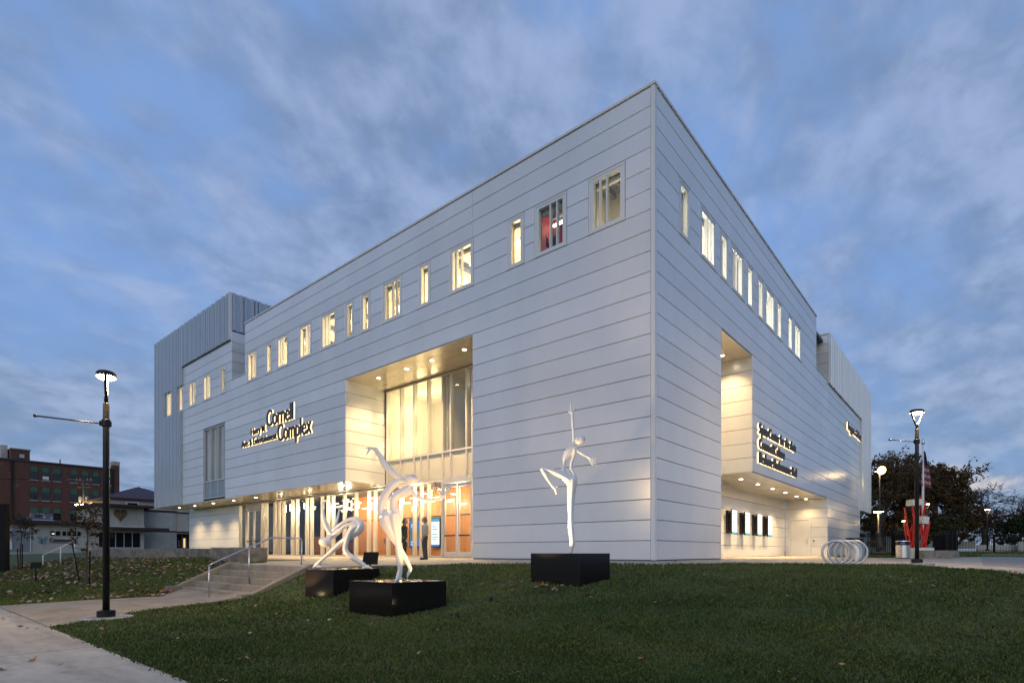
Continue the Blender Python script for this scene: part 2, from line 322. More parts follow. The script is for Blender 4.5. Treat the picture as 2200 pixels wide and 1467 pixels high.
def H(x, y):
    x = np.asarray(x, float); y = np.asarray(y, float); sh = x.shape; P = np.stack([x.ravel(), y.ravel()], 1); o = np.empty(len(P))
    for i in range(0, len(P), 40000):
        q = P[i:i + 40000]; d2 = ((q[:, None] - CT[None, :, :2]) ** 2).sum(2)
        o[i:i + 40000] = _tps(d2) @ _w[:_n] + _w[_n] + q @ _w[_n + 1:]
    r = np.hypot(P[:, 0] + 12, P[:, 1] - 5); f = np.clip((r - 62) / 40, 0, 1); f = f * f * (3 - 2 * f)
    return (np.clip(o, -1.3, 0.35) * (1 - f) + 0.15 * f).reshape(sh)
def Hs(x, y): return float(H(np.array([x]), np.array([y]))[0])
def on_ground(px, py, lo=4, hi=80):         # where a line of sight meets the ground
    for d in np.arange(lo, hi, 0.05):
        p = at(px, py, d)
        if p[2] <= Hs(p[0], p[1]): return p
    return at(px, py, hi)
def inside(poly, X, Y):
    X = np.asarray(X); Y = np.asarray(Y); c = np.zeros(X.shape, bool); n = len(poly)
    for i in range(n):
        x1, y1 = poly[i]; x2, y2 = poly[(i + 1) % n]
        cond = ((y1 > Y) != (y2 > Y)); t = np.where(cond, (x2 - x1) * (Y - y1) / ((y2 - y1) if y2 != y1 else 1e-9) + x1, 0)
        c ^= cond & (X < t)
    return c
PLAZA = [(-34.3, 2.4), (-34.3, -6.25), (-12.4, -6.25), (-12.3, -7.8), (-6.9, -7.8), (-6.2, -6.6), (-4.1, -4.25), (-1.4, -3.3), (1.25, -2.6), (1.9, -1.4), (2.2, 0.02), (4.0, 2.1), (5.57, 3.8), (6.3, 3.6), (6.73, 3.03), (7.72, 1.48), (8.44, -0.85), (9.0, -3.0), (9.6, -6.5), (11.5, -6.5), (12.4, 2), (13.2, 12), (12.6, 22), (10.4, 33.5), (8.2, 33.0), (5.9, 24.6), (3.2, 19.2), (0.2, 19.9), (0.2, 26.2), (-2.55, 26.2), (-2.55, 5.9), (0.02, 5.8), (0.02, -0.02), (-7.9, -0.02), (-7.9, 2.4)]
PATH = [(-10.55, -13.9), (-4.75, -13.9), (-5.25, -13.2), (-6.05, -12.3), (-6.75, -11.2), (-7.05, -10.2), (-6.95, -9.3), (-11.7, -9.3), (-11.3, -9.9), (-10.5, -10.3)]
def sheet(name, poly, zf, m, step=1.2, thick=0.14, parent=None):
    bm = bmesh.new(); vs = [bm.verts.new((x, y, 0)) for x, y in poly]; bm.faces.new(vs); bmesh.ops.triangulate(bm, faces=bm.faces[:])
    xs = [p[0] for p in poly]; ys = [p[1] for p in poly]
    for ax, lo, hi in ((0, min(xs), max(xs)), (1, min(ys), max(ys))):
        for c in np.arange(math.ceil(lo / step) * step, hi, step):
            co = Vector((c, 0, 0)) if ax == 0 else Vector((0, c, 0)); no = Vector((1, 0, 0)) if ax == 0 else Vector((0, 1, 0))
            bmesh.ops.bisect_plane(bm, geom=bm.verts[:] + bm.edges[:] + bm.faces[:], plane_co=co, plane_no=no, dist=1e-4)
    bmesh.ops.remove_doubles(bm, verts=bm.verts[:], dist=1e-4)
    for v in bm.verts: v.co.z = zf(v.co.x, v.co.y)
    for f in bm.faces:
        f.normal_update()
        if f.normal.z < 0: f.normal_flip()
    r = bmesh.ops.extrude_face_region(bm, geom=bm.faces[:])
    lo_v = [g for g in r['geom'] if isinstance(g, bmesh.types.BMVert)]
    for v in lo_v: v.co.z -= thick
    bmesh.ops.recalc_face_normals(bm, faces=bm.faces[:])
    me = bpy.data.meshes.new(name); bm.to_mesh(me); bm.free(); me.materials.append(m)
    return link(name, me, parent)
# lawn: rings round the middle of the site, fine near, coarse far
LAWNM = mat('lawn_soil', (0.045, 0.070, 0.018), 0.95, 0, 0.3, 1.1, 0.6, 40, col2=(0.07, 0.085, 0.028))
_rr = np.r_[np.linspace(0.5, 40, 140), np.geomspace(40.6, 900, 60)]; _th = np.linspace(0, 2 * np.pi, 361)[:-1]
_cx, _cy = -3.5, 3.5
_X = _cx + _rr[:, None] * np.cos(_th)[None]; _Y = _cy + _rr[:, None] * np.sin(_th)[None]; _Z = H(_X, _Y)
def grow(poly, k):
    c = np.mean(poly, 0); return poly
under = inside(PLAZA, _X, _Y) | inside(PATH, _X, _Y) | ((_X > -12.0) & (_X < -6.8) & (_Y > -9.6) & (_Y < -7.4)) | ((_Y < -13.95) & (_Y > -16.6) & (np.abs(_X + 20) < 60)) | ((_X > -46) & (_X < -0.2) & (_Y > 0.2) & (_Y < 45))
_Z = np.where(under, _Z - 0.22, _Z)
_k = len(_th); F_ = []
ii, jj = np.meshgrid(np.arange(len(_rr) - 1), np.arange(_k), indexing='ij')
Fq = np.stack([ii * _k + jj, (ii + 1) * _k + jj, (ii + 1) * _k + (jj + 1) % _k, ii * _k + (jj + 1) % _k], -1).reshape(-1, 4)
lawn = link('lawn', np_mesh('lawn', np.stack([_X, _Y, _Z], -1).reshape(-1, 3), Fq, LAWNM, smooth=True)); tag(lawn, kind='structure')
plaza = sheet('plaza', PLAZA, lambda x, y: zp(x, y), M['concrete'], 1.3, 0.3); tag(plaza, kind='structure')
walk = thing('sidewalk', None, None); tag(walk, kind='structure')
for i in range(24):
    x0 = 14 - i * 1.75; x1 = x0 - 1.738; z = -1.035
    mb = MB(); mb.box((x1, -16.4, z - 0.15), (x0, -13.9, z + random.uniform(-0.002, 0.002))); mb.build('slab', M['concrete'], walk)
path = sheet('path', PATH, lambda x, y: Hs(x, y) + 0.015, M['concreteb'], 0.8, 0.2); tag(path, kind='structure')
road = sheet('road', [(60, -18.2), (60, -28), (-90, -28), (-90, -18.2)], lambda x, y: -1.12, M['asphalt'], 10, 0.4); tag(road, kind='structure')
gp = lambda px, py, z: tuple((CAM + (z - CAM[2]) / ((1185 - py) / 1188.5) * (FW + RT * (px - 1100) / 1188.5 + UP * (1185 - py) / 1188.5))[:2])
DRIVE = [gp(2112, 1212, -.11), gp(2240, 1217, -.12), (14.5, 16), (19, 30), (13.5, 38), gp(2150, 1193.5, -.04), gp(2107, 1193.5, -.04)]
drive = sheet('driveway', DRIVE, lambda x, y: zp(x, y) + 0.006, M['asphalt'], 3, 0.3); tag(drive, kind='structure')
# ================================================================== arts centre
B = thing('arts_center', 'large white panelled arts building with a lit window strip and deep recessed entrance', 'building')
class Fr:
    def __init__(s, O, S, Nn): s.O = np.array(O, float); s.S = np.array(S, float); s.N = np.array(Nn, float)
    def P(s, a, t, n=0): return s.O + s.S * a + np.array([0, 0, t]) + s.N * n
    def box(s, mb, a0, a1, t0, t1, n0, n1, mi=0):
        return mb.obox(s.P(a0, t0, n0), s.S * (a1 - a0), s.N * (n1 - n0), (0, 0, t1 - t0), mi)
FL = Fr((0, 0, 0), (1, 0, 0), (0, -1, 0)); FR_ = Fr((0, 0, 0), (0, 1, 0), (1, 0, 0))
CORE = MB()
npan = [0]
def panel(fr, a0, a1, t0, t1, name='wall_panel', m='panel', g=0.009, core=True, th=0.05):
    if a1 - a0 < 0.05 or t1 - t0 < 0.05: return
    c = 0.007; mb = MB(); r = [(a0 + g, t0 + g), (a1 - g, t0 + g), (a1 - g, t1 - g), (a0 + g, t1 - g)]
    q = [(a0 + g + c, t0 + g + c), (a1 - g - c, t0 + g + c), (a1 - g - c, t1 - g - c), (a0 + g + c, t1 - g - c)]
    vs = [fr.P(a, t, -th) for a, t in r] + [fr.P(a, t, -c) for a, t in r] + [fr.P(a, t, 0) for a, t in q]
    fs = [(8, 9, 10, 11)] + [(i, (i + 1) % 4, 4 + (i + 1) % 4, 4 + i) for i in range(4)] + [(4 + i, 4 + (i + 1) % 4, 8 + (i + 1) % 4, 8 + i) for i in range(4)]
    if np.dot(np.cross(fr.S, (0, 0, 1)), fr.N) < 0: fs = [f[::-1] for f in fs]
    mb.add(vs, fs); mb.build(name, M[m], B); npan[0] += 1
    if core: fr.box(CORE, a0, a1, t0, t1, -0.25, -th)
def window(fr, a0, a1, t0, t1, mulls=(), gm='glass', fw=0.05, deep=0.16, surround=True, mw=0.05, transoms=(), lowmat=None, name='window'):
    mb = MB()
    if surround:
        for (x0, x1, y0, y1) in ((a0 - .16, a0 - .085, t0 - .10, t1 + .16), (a1 + .085, a1 + .16, t0 - .10, t1 + .16), (a0 - .085, a1 + .085, t1 + .085, t1 + .16), (a0 - .20, a1 + .20, t0 - .15, t0 - .10)):
            fr.box(mb, x0, x1, y0, y1, -0.05, 0.004 if y1 > t0 - .09 else 0.03)
        fr.box(CORE, a0 - .17, a0, 11.05, 13.0, -.25, -.05); fr.box(CORE, a1, a1 + .17, 11.05, 13.0, -.25, -.05); fr.box(CORE, a0, a1, t1, 13.0, -.25, -.05); fr.box(CORE, a0, a1, 11.05, t0, -.25, -.05)
    e = 0.085 if surround else 0
    for (x0, x1, y0, y1) in ((a0 - e, a0 + fw * .4, t0 - e, t1 + e), (a1 - fw * .4, a1 + e, t0 - e, t1 + e), (a0 + fw * .4, a1 - fw * .4, t1 - fw * .4, t1 + e), (a0 + fw * .4, a1 - fw * .4, t0 - e, t0 + fw * .4)):
        fr.box(mb, x0, x1, y0, y1, -deep, -0.015)
    ms = [a0 + (a1 - a0) * q for q in mulls]
    for x in ms: fr.box(mb, x - mw / 2, x + mw / 2, t0 + fw * .4, t1 - fw * .4, -deep + .01, -0.02)
    for z in transoms: fr.box(mb, a0 + fw * .4, a1 - fw * .4, z - mw / 2, z + mw / 2, -deep + .015, -0.018)
    w = mb.build(name, M['trim'] if surround else M['alu'], B)
    if surround: bx = MB(); fr.box(bx, a0 - .05, a1 + .05, t1 - .13, t1 + .05, -.40, -.28); bx.build('blind_box', M['inwhite'], w)
    ed = [a0] + ms + [a1]; tz = [t0] + list(transoms) + [t1]
    for i in range(len(ed) - 1):
        for j in range(len(tz) - 1):
            p = MB(); fr.box(p, ed[i], ed[i + 1], tz[j], tz[j + 1], -0.095, -0.085)
            p.build('pane', M[lowmat] if (lowmat and j == 0) else M[gm], w)
    return w
RP = 0.65
LW = [(-2.26, -1.20, (.25, .5)), (-4.59, -3.49, (.48, .75)), (-5.91, -5.42, ()), (-9.13, -8.04, (.22, .47)), (-11.12, -10.65, ()), (-13.73, -12.61, (.52, .76)), (-15.48, -15.02, ()), (-16.86, -16.42, ()), (-19.16, -17.99, (.25, .48)), (-21.43, -20.39, (.52, .76)), (-23.99, -22.94, (.25, .5)), (-25.37, -24.87, ()), (-27.86, -26.77, (.52, .76)), (-31.84, -31.38, ()), (-34.83, -33.77, (.5, .75)), (-37.5, -36.35, (.5, .75))]
RW = [(2.03, 2.60, ()), (3.92, 5.10, (.48, .75)), (5.92, 6.49, ()), (7.21, 8.38, (.25, .5)), (9.20, 9.72, ()), (10.72, 11.30, ()), (11.95, 13.13, (.5, .75)), (13.84, 14.46, ()), (15.98, 16.58, ()), (17.33, 18.40, (.25, .48))]
def rows(fr, cols, wins, ztop, zbot, openings, joints):
    """cut a facade into panels: cols = (start, end), openings = (a0, a1, z0, z1), joints = positions of the vertical joints"""
    zs = [z for z in np.arange(0, 15.0, RP) if zbot - 1e-6 <= z < ztop - 0.05]; zs.append(ztop)
    zs = sorted(set(round(z, 3) for z in zs + [zbot]))
    for z0, z1 in zip(zs[:-1], zs[1:]):
        cuts = [(a - .17, b + .17) for a, b, _ in wins] if 11.04 < z0 and z1 < 13.01 else []
        cuts += [(a, b) for a, b, y0, y1 in openings if y0 < z1 - .02 and y1 > z0 + .02]
        seg = [cols]
        for a, b in cuts:
            ns = []
            for s0, s1 in seg:
                if b <= s0 or a >= s1: ns.append((s0, s1)); continue
                if a > s0: ns.append((s0, a))
                if b < s1: ns.append((b, s1))
            seg = ns
        for s0, s1 in seg:
            e = [s0] + [j for j in joints if s0 + .3 < j < s1 - .3] + [s1]
            for p, q in zip(e[:-1], e[1:]): panel(fr, p, q, z0, z1)
rows(FL, (-28.32, -0.13), LW, 14.89, 11.70, [], (-16.97, -7.93))
rows(FL, (-30.34, -0.13), LW, 11.70, 11.05, [], (-16.97, -7.93, -28.32))
rows(FL, (-38.88, -30.34), LW, 14.36, 11.05, [(-31.93, -31.25, 11.1, 12.9)], (-31.32,))
rows(FL, (-38.88, -0.13), [], 11.05, 3.9, [(-34.95, -31.30, 3.9, 9.1), (-16.97, -7.93, 0, 9.06)], (-31.32,))
rows(FL, (-7.93, -0.13), [], 3.9, 0.03, [], ())
for a, b, ms in LW: window(FL, a, b, 11.21, 12.82, ms)
rows(FR_, (0.13, 22.48), RW, 14.89, 11.70, [], (9.78,))
rows(FR_, (0.13, 26.0), RW, 11.70, 11.05, [], (9.78, 22.48))
rows(FR_, (26.0, 39.0), [], 11.56, 11.05, [], (32.5,))
rows(FR_, (0.13, 39.0), [], 11.05, 3.9, [(5.86, 9.78, 3.8, 9.06)], (22.48, 26.0))
rows(FR_, (0.13, 39.0), [], 3.9, 0.03, [(5.86, 25.89, 0, 3.92)], (26.0, 32.5))
for a, b, ms in RW: window(FR_, a, b, 11.21, 12.80, ms)
# corner posts, parapet caps and base
mb = MB(); mb.box((-0.125, -0.012, 0.03), (0.012, 0.125, 14.89)); mb.build('corner_trim', M['trim'], B)
mb = MB(); mb.box((-28.36, -0.035, 14.915), (0.035, 0.30, 15.0)); mb.build('parapet_cap', M['trim'], B); mb = MB(); mb.box((-0.30, 0.302, 14.915), (0.035, 22.52, 15.0)); mb.build('parapet_cap', M['trim'], B)
mb = MB(); mb.box((-30.30, -0.035, 11.71), (-28.36, 0.3, 11.77)); mb.build('parapet_cap', M['trim'], B); mb = MB(); mb.box((-0.3, 22.53, 11.71), (0.03, 25.92, 11.77)); mb.build('parapet_cap', M['trim'], B)
mb = MB(); mb.box((-7.93, 0.02, -0.1), (-0.02, 0.25, 0.03)); mb.box((-0.25, 0.251, -0.1), (-0.02, 5.84, 0.03)); mb.box((-0.25, 25.9, -0.1), (-0.02, 39, 0.03)); mb.build('base', M['backing'], B)
mb = MB(); mb.box((-28.3, 0.31, 14.4), (-0.31, 40, 14.6)); mb.box((-45, 6, 11.2), (-30.4, 30, 11.4)); mb.build('roof', M['backing'], B)
mb = MB(); mb.box((-28.30, 0.26, 11.3), (-28.05, 12, 14.88)); mb.build('roof_end_wall', M['trim'], B)
# return walls of the recesses
fr = Fr((-16.955, 0, 0), (0, 1, 0), (1, 0, 0))
for k in range(8): panel(fr, 0.01, 2.46, 3.9 + k * RP, 3.9 + (k + 1) * RP)
fr = Fr((-7.945, 0, 0), (0, 1, 0), (-1, 0, 0))
for k in range(14): panel(fr, 0.01, 2.46, k * RP + (.03 if k == 0 else 0), (k + 1) * RP)
fr = Fr((0, 9.765, 0), (-1, 0, 0), (0, -1, 0))
for k in range(8): panel(fr, 0.01, 2.62, 3.87 + k * RP, min(3.87 + (k + 1) * RP, 9.05))
fr = Fr((0, 5.875, 0), (-1, 0, 0), (0, 1, 0))
for k in range(14): panel(fr, 0.01, 2.62, k * RP + (.03 if k == 0 else 0), min((k + 1) * RP, 9.05))
fr = Fr((-2.65, 0, 0), (0, 1, 0), (1, 0, 0))
for k in range(6): panel(fr, 5.9, 25.86, k * RP, min((k + 1) * RP, 3.85))
for k in range(8): panel(fr, 5.9, 9.7, 3.87 + k * RP, min(3.87 + (k + 1) * RP, 9.03), core=False)
fr = Fr((0, 25.875, 0), (-1, 0, 0), (0, -1, 0))
for k in range(6):
    z0, z1 = k * RP, min((k + 1) * RP, 3.85)
    if z0 < 2.55: panel(fr, 0.01, 1.03, z0, z1); panel(fr, 2.40, 2.64, z0, z1)
    else: panel(fr, 0.01, 2.64, z0, z1)
mb = MB(); fr.box(mb, 1.03, 1.14, 0, 2.6, -.06, 0.012); fr.box(mb, 2.29, 2.40, 0, 2.6, -.06, 0.012); fr.box(mb, 1.14, 2.29, 2.5, 2.6, -.06, 0.012)
dr = mb.build('door_frame', M['trim'], B); mb = MB(); fr.box(mb, 1.15, 2.28, 0.01, 2.49, -.05, -0.02); d = mb.build('door', M['panel'], B)
mb = MB(); fr.box(mb, 1.25, 1.30, 0.85, 1.15, -.01, 0.05); mb.build('handle', M['steel'], d)
mb = MB(); fr.box(mb, 0.80, 0.88, 0.98, 1.10, 0.002, 0.03); mb.build('card_reader', M['black'], B)
mb = MB(); fr.box(mb, 2.50, 2.60, 0.28, 0.48, 0.002, 0.12); mb.build('hose_bib', M['steel'], B)
# soffits
def soffit(x0, x1, y0, y1, z, strips, along, segs):
    for i in range(strips):
        for j in range(segs):
            if along == 'x': a = (x0 + (x1 - x0) * j / segs, y0 + (y1 - y0) * i / strips); b = (x0 + (x1 - x0) * (j + 1) / segs, y0 + (y1 - y0) * (i + 1) / strips)
            else: a = (x0 + (x1 - x0) * i / strips, y0 + (y1 - y0) * j / segs); b = (x0 + (x1 - x0) * (i + 1) / strips, y0 + (y1 - y0) * (j + 1) / segs)
            g = 0.008; mb = MB(); mb.box((a[0] + g, a[1] + g, z), (b[0] - g, b[1] - g, z + .04)); mb.build('soffit_panel', M['soffit'], B)
    CORE.box((x0 + .01, y0 + .27, z + .045), (x1 - .01, y1, z + .2))
soffit(-44.71, -16.98, 0.02, 2.46, 3.885, 4, 'x', 4); soffit(-16.96, -7.94, 0.02, 2.46, 9.05, 4, 'x', 2)
soffit(-2.64, -0.02, 9.79, 25.88, 3.84, 4, 'y', 4); soffit(-2.64, -0.02, 5.87, 9.77, 9.03, 4, 'y', 1)
# lower left wall behind the overhang
fr = Fr((0, 2.5, 0), (1, 0, 0), (0, -1, 0))
for k in range(6): panel(fr, -44.6, -34.90, k * RP + (.02 if k == 0 else 0), min((k + 1) * RP, 3.86))
mb = MB(); mb.box((-44.72, 2.52, -0.2), (-44.62, 12, 3.88)); mb.build('end_wall', M['fence'], B)
# corrugated volumes
def corr(fr, a0, a1, t0, t1, name='corrugated_cladding', seed=1):
    rg = random.Random(seed); pts = []; a = a0; pat = [0.34, 0.16, 0.34, 0.12, 0.12, 0.30, 0.16]; i = 0
    while a < a1 - 0.02:
        w = pat[i % len(pat)]; r = 0.13; b = min(a + r, a1); pts += [(a, .11), (b, .11)]; e = min(b + .035, a1); a = min(b + w, a1)
        if e < a: pts += [(e, 0.0), (max(a - .035, e), 0.0)]
        i += 1
    if pts[-1][0] < a1: pts.append((a1, .11))
    pts = [(a0, -.055)] + pts + [(a1, -.055)]
    V = [fr.P(s, t0, n) for s, n in pts] + [fr.P(s, t1, n) for s, n in pts]; k = len(pts)
    F2 = [(i, i + 1, k + i + 1, k + i) for i in range(k - 1)]
    if np.dot(np.cross(fr.S, (0, 0, 1)), fr.N) < 0: F2 = [f[::-1] for f in F2]
    mb = MB(); mb.add(V, F2); fr.box(CORE, a0 + .01, a1 - .01, t0 + .01, t1 - .01, -.25, -.06); return mb.build(name, M['corr'], B)
FLc = Fr((0, -0.02, 0), (1, 0, 0), (0, -1, 0))
corr(FLc, -44.71, -42.32, 3.92, 17.55); corr(FLc, -42.32, -40.84, 3.92, 11.05); corr(FLc, -42.32, -40.84, 13.0, 17.55); corr(FLc, -40.84, -39.62, 3.92, 17.55)
corr(FLc, -39.62, -38.70, 13.0, 17.55); corr(FLc, -39.62, -38.88, 3.92, 11.05); corr(FLc, -38.70, -30.50, 14.42, 17.55)
for a, b, ms in ((-42.14, -41.02, (.3, .62)), (-39.45, -38.88, ())): window(FL, a, b, 11.21, 12.88, ms)
mb = MB(); mb.box((-30.50, -0.10, 14.40), (-30.335, 0.08, 17.58)); mb.build('corner_trim', M['trim'], B)
mb = MB(); mb.box((-38.9, -.08, 14.375), (-30.36, 0.02, 14.415)); mb.build('drip_edge', M['backing'], B)
FN = Fr((-30.325, 0, 0), (0, 1, 0), (1, 0, 0))
corr(FN, 0.10, 14.0, 15.05, 17.55, seed=3)
for z0, z1 in ((11.70, 12.35), (12.35, 13.0), (13.0, 13.65), (13.65, 14.3), (14.3, 15.0)): panel(FN, 0.02, 6.0, z0, z1)
CORE.box((-44.6, 0.3, 17.2), (-30.6, 14, 17.3)); CORE.box((-44.7, 13.8, 4), (-30.4, 14, 17.3)); CORE.box((-44.7, .3, 3.95), (-44.5, 14, 17.5))
FRc = Fr((0.03, 0, 0), (0, 1, 0), (1, 0, 0))
corr(FRc, 26.02, 39.0, 11.58, 14.90, seed=5); corr(FRc, 39.0, 44.25, 3.84, 14.90, seed=6)
fr = Fr((0, 26.0, 0), (-1, 0, 0), (0, -1, 0))
for k in range(5): panel(fr, -0.02, 4.0, 11.75 + k * 0.63, 11.75 + (k + 1) * 0.63)
mb = MB(); mb.box((-4, 25.93, 14.905), (0.14, 26.05, 14.99)); mb.box((0.02, 25.93, 11.6), (0.14, 26.01, 14.9)); mb.build('parapet_cap', M['trim'], B)
mb = MB(); mb.box((-3, 39.02, 3.79), (0.1, 44.25, 3.835)); mb.build('soffit_panel', M['soffit'], B)
CORE.box((-3, 39.3, 3.9), (-2.8, 44.2, 14.8)); CORE.box((-4, 44.1, 3.85), (0, 44.25, 14.85))
# tall window on the left wing
window(FL, -34.85, -31.39, 4.06, 9.04, (.335, .675), surround=False, fw=.16, deep=.14, mw=.08, transoms=(5.28,), lowmat='gspandrel')
# entrance glazing -----------------------------------------------------------
FG = Fr((0, 2.5, 0), (1, 0, 0), (0, -1, 0))
ml = [-34.84, -33.69, -31.28, -30.69, -29.47, -28.87, -28.25, -27.08, -26.46, -25.25, -24.67, -23.43, -22.77, -22.22, -21.01, -19.82, -18.6, -18.0, -16.82, -15.75, -14.62, -14.08, -13.52, -12.45]
mb = MB()
FG.box(mb, -34.86, -12.45, 0.0, 0.10, -.12, 0.01); FG.box(mb, -34.86, -16.9, 3.74, 3.87, -.12, 0.0)
cw = mb.build('storefront_frame', M['alu'], B)
for x in ml:
    mb = MB(); FG.box(mb, x - .032, x + .032, 0.10, 3.74, -.20, 0.045); mb.build('mullion', M['alu'], B)
for a, b in zip(ml[:-1], ml[1:]):
    if a == -33.69: continue
    mb = MB(); FG.box(mb, a + .03, b - .03, 0.10, 3.74, -.075, -.060); mb.build('pane', M['dglass'], B)
def leaf_door(a0, a1, zt, bar=1.05):
    mb = MB(); r = .10
    for q in ((a0, a0 + r, 0.02, zt), (a1 - r, a1, 0.02, zt), (a0 + r, a1 - r, zt - .16, zt), (a0 + r, a1 - r, 0.02, 0.30)): FG.box(mb, *q, -.08, -.02)
    d = mb.build('door', M['alu'], B)
    p = MB(); FG.box(p, a0 + r - .01, a1 - r + .01, .29, zt - .15, -.055, -.045); p.build('pane', M['dglass'], d)
    p = MB(); FG.box(p, a0 + r, a1 - r, bar, bar + .06, -.02, .03); p.build('push_bar', M['black'], d)
    xh = a1 - .05 if a0 < -32.6 or -12 < a0 < -11 else a0 + .05
    p = MB(); p.tube([FG.P(xh, .9, .05), FG.P(xh, 1.45, .05)], .015, 6); p.build('handle', M['steel'], d)
leaf_door(-33.63, -32.52, 3.40); leaf_door(-32.48, -31.34, 3.40); leaf_door(-12.36, -11.43, 3.60); leaf_door(-11.37, -10.42, 3.60)
mb = MB(); FG.box(mb, -33.66, -31.31, 3.42, 3.74, -.09, -.01); mb.build('door_frame', M['alu'], B); mb = MB(); FG.box(mb, -12.42, -7.95, 3.62, 3.80, -.10, 0.02); FG.box(mb, -12.42, -12.37, 0, 3.62, -.1, .02); FG.box(mb, -10.41, -10.35, 0, 3.62, -.1, .02); mb.build('door_frame', M['alu'], B)
for a, b in ((-10.35, -9.2), (-9.2, -7.98)):
    mb = MB(); FG.box(mb, a, b, .1, 3.62, -.075, -.06); mb.build('pane', M['dglass'], B); mb = MB(); FG.box(mb, b - .06, b, 0.0, 3.62, -.15, .03); mb.build('mullion', M['alu'], B)
# upper curtain wall
up = [-16.86, -15.65, -14.56, -13.49, -12.41, -11.84, -10.76, -10.37, -9.2, -7.98]
mb = MB(); FG.box(mb, -16.95, -7.95, 3.80, 3.90, -.12, .02); FG.box(mb, -16.95, -7.95, 5.14, 5.24, -.12, .02); FG.box(mb, -16.95, -7.95, 8.92, 9.03, -.12, .02); mb.build('transom', M['alu'], B)
for x in up:
    mb = MB(); FG.box(mb, x - .04, x + .04, 3.90, 8.92, -.20, .04); mb.build('mullion', M['alu'], B)
mb = MB(); FG.box(mb, -14.07, -14.01, 3.9, 5.14, -.1, .03); mb.build('mullion', M['alu'], B)
for a, b in zip(up[:-1], up[1:]):
    mb = MB(); FG.box(mb, a + .03, b - .03, 3.90, 5.14, -.09, -.05); mb.build('spandrel', M['spandrel'], B)
    mb = MB(); FG.box(mb, a + .03, b - .03, 5.24, 8.92, -.08, -.065); mb.build('pane', M['glass'], B)
CORE.build('wall_core', M['backing'], B)
# ------------------------------------------------------------------ interiors
def iw(name, a, b, m): mb = MB(); mb.box(a, b); return mb.build(name, M[m], B)
# top floor galleries
iw('interior_floor', (-44.4, .26, 10.3), (-30.7, 7, 10.4), 'infloor'); iw('interior_floor', (-28.0, .26, 10.3), (-.27, 7, 10.4), 'infloor'); iw('interior_floor', (-4.2, 7.01, 10.3), (-.27, 22.4, 10.4), 'infloor')
iw('ceiling', (-44.4, .26, 13.42), (-30.7, 7, 13.5), 'ceil'); iw('ceiling', (-28.0, .26, 13.42), (-5.2, 7, 13.5), 'ceil'); iw('ceiling', (-4.2, 1.95, 13.42), (-.27, 22.4, 13.5), 'ceil')
iw('ceiling', (-5.15, .26, 13.43), (-2.95, 4.2, 13.52), 'ingrey'); iw('ceiling', (-2.9, .26, 13.43), (-.27, 1.9, 13.52), 'ingrey')
for k in range(8): iw('ceiling_rib', (-5.1, .5 + k * .45, 13.25), (-2.95, .62 + k * .45, 13.428), 'ingrey')
for k in range(5): iw('ceiling_rib', (-2.55 + k * .5, .28, 13.22), (-2.42 + k * .5, 1.9, 13.428), 'ingrey')
iw('interior_wall', (-44.4, 7.0, 10.4), (-30.7, 7.1, 13.42), 'inwhite'); iw('interior_wall', (-28.0, 7.0, 10.4), (-5.2, 7.1, 13.42), 'inwhite'); iw('interior_wall', (-4.3, 1.95, 10.4), (-4.2, 22.4, 13.42), 'inwhite')
iw('interior_floor', (-5.15, .26, 10.4), (-2.95, 3.3, 10.75), 'infloor'); iw('interior_wall', (-5.22, .26, 10.4), (-5.16, 7.0, 13.42), 'inwhite'); iw('interior_wall', (-5.15, 3.3, 10.4), (-2.95, 3.4, 13.42), 'inred'); iw('interior_wall', (-5.15, .7, 10.4), (-5.10, 3.3, 13.42), 'inred')
iw('interior_wall', (-2.95, .26, 10.4), (-2.9, 3.3, 13.42), 'inwhite'); iw('interior_wall', (-2.9, 1.9, 10.4), (-.27, 1.94, 13.42), 'inwhite'); iw('interior_wall', (-4.2, 22.4, 10.4), (-.27, 22.5, 13.42), 'inwhite')
iw('interior_wall', (-44.5, .26, 10.4), (-44.42, 7, 13.42), 'inwhite'); iw('interior_wall', (-30.75, .26, 10.4), (-30.65, 7, 13.42), 'inwhite'); iw('interior_wall', (-28.04, .26, 10.4), (-27.98, 7, 13.42), 'inwhite')
mb = MB(); mb.box((-30.32, .26, 11.5), (-28.31, 6, 11.7)); mb.build('terrace_floor', M['concrete'], B); mb = MB(); mb.box((-30.32, 6.0, 11.5), (-28.31, 6.1, 15)); mb.build('terrace_wall', M['trim'], B)
for x in (-12.2, -15.9, -26.0): iw('partition', (x, .6, 10.4), (x + .12, 6.9, 13.41), 'inwhite')
for x in (-6.8, -9.6, -13.0, -17.4, -19.9, -22.3, -24.6, -33.5, -36.2): iw('strip_light', (x - .6, 2.0, 13.36), (x + .6, 2.14, 13.415), 'striplight')
for x in (-10.35, -18.2, -21.2, -23.4): iw('duct', (x, .5, 13.18), (x + .28, 6.8, 13.41), 'bluestrip')
iw('duct', (-9.2, 1.1, 13.2), (-7.9, 1.45, 13.41), 'bluestrip')
# behind the tall wing window
iw('interior_wall', (-35.2, 1.3, 3.95), (-31.1, 1.4, 9.2), 'ingrey'); iw('interior_floor', (-35.2, .26, 3.95), (-31.1, 1.3, 4.02), 'infloor'); iw('ceiling', (-35.2, .26, 9.15), (-31.1, 1.3, 9.25), 'inwhite')
iw('interior_wall', (-35.2, .26, 4.02), (-35.1, 1.3, 9.15), 'inwhite'); iw('interior_wall', (-31.2, .26, 4.02), (-31.1, 1.3, 9.15), 'inwhite')
for x in (-34.72, -33.55, -32.38): iw('blind_fin', (x, .22, 5.35), (x + .34, .26, 9.0), 'inwhite')
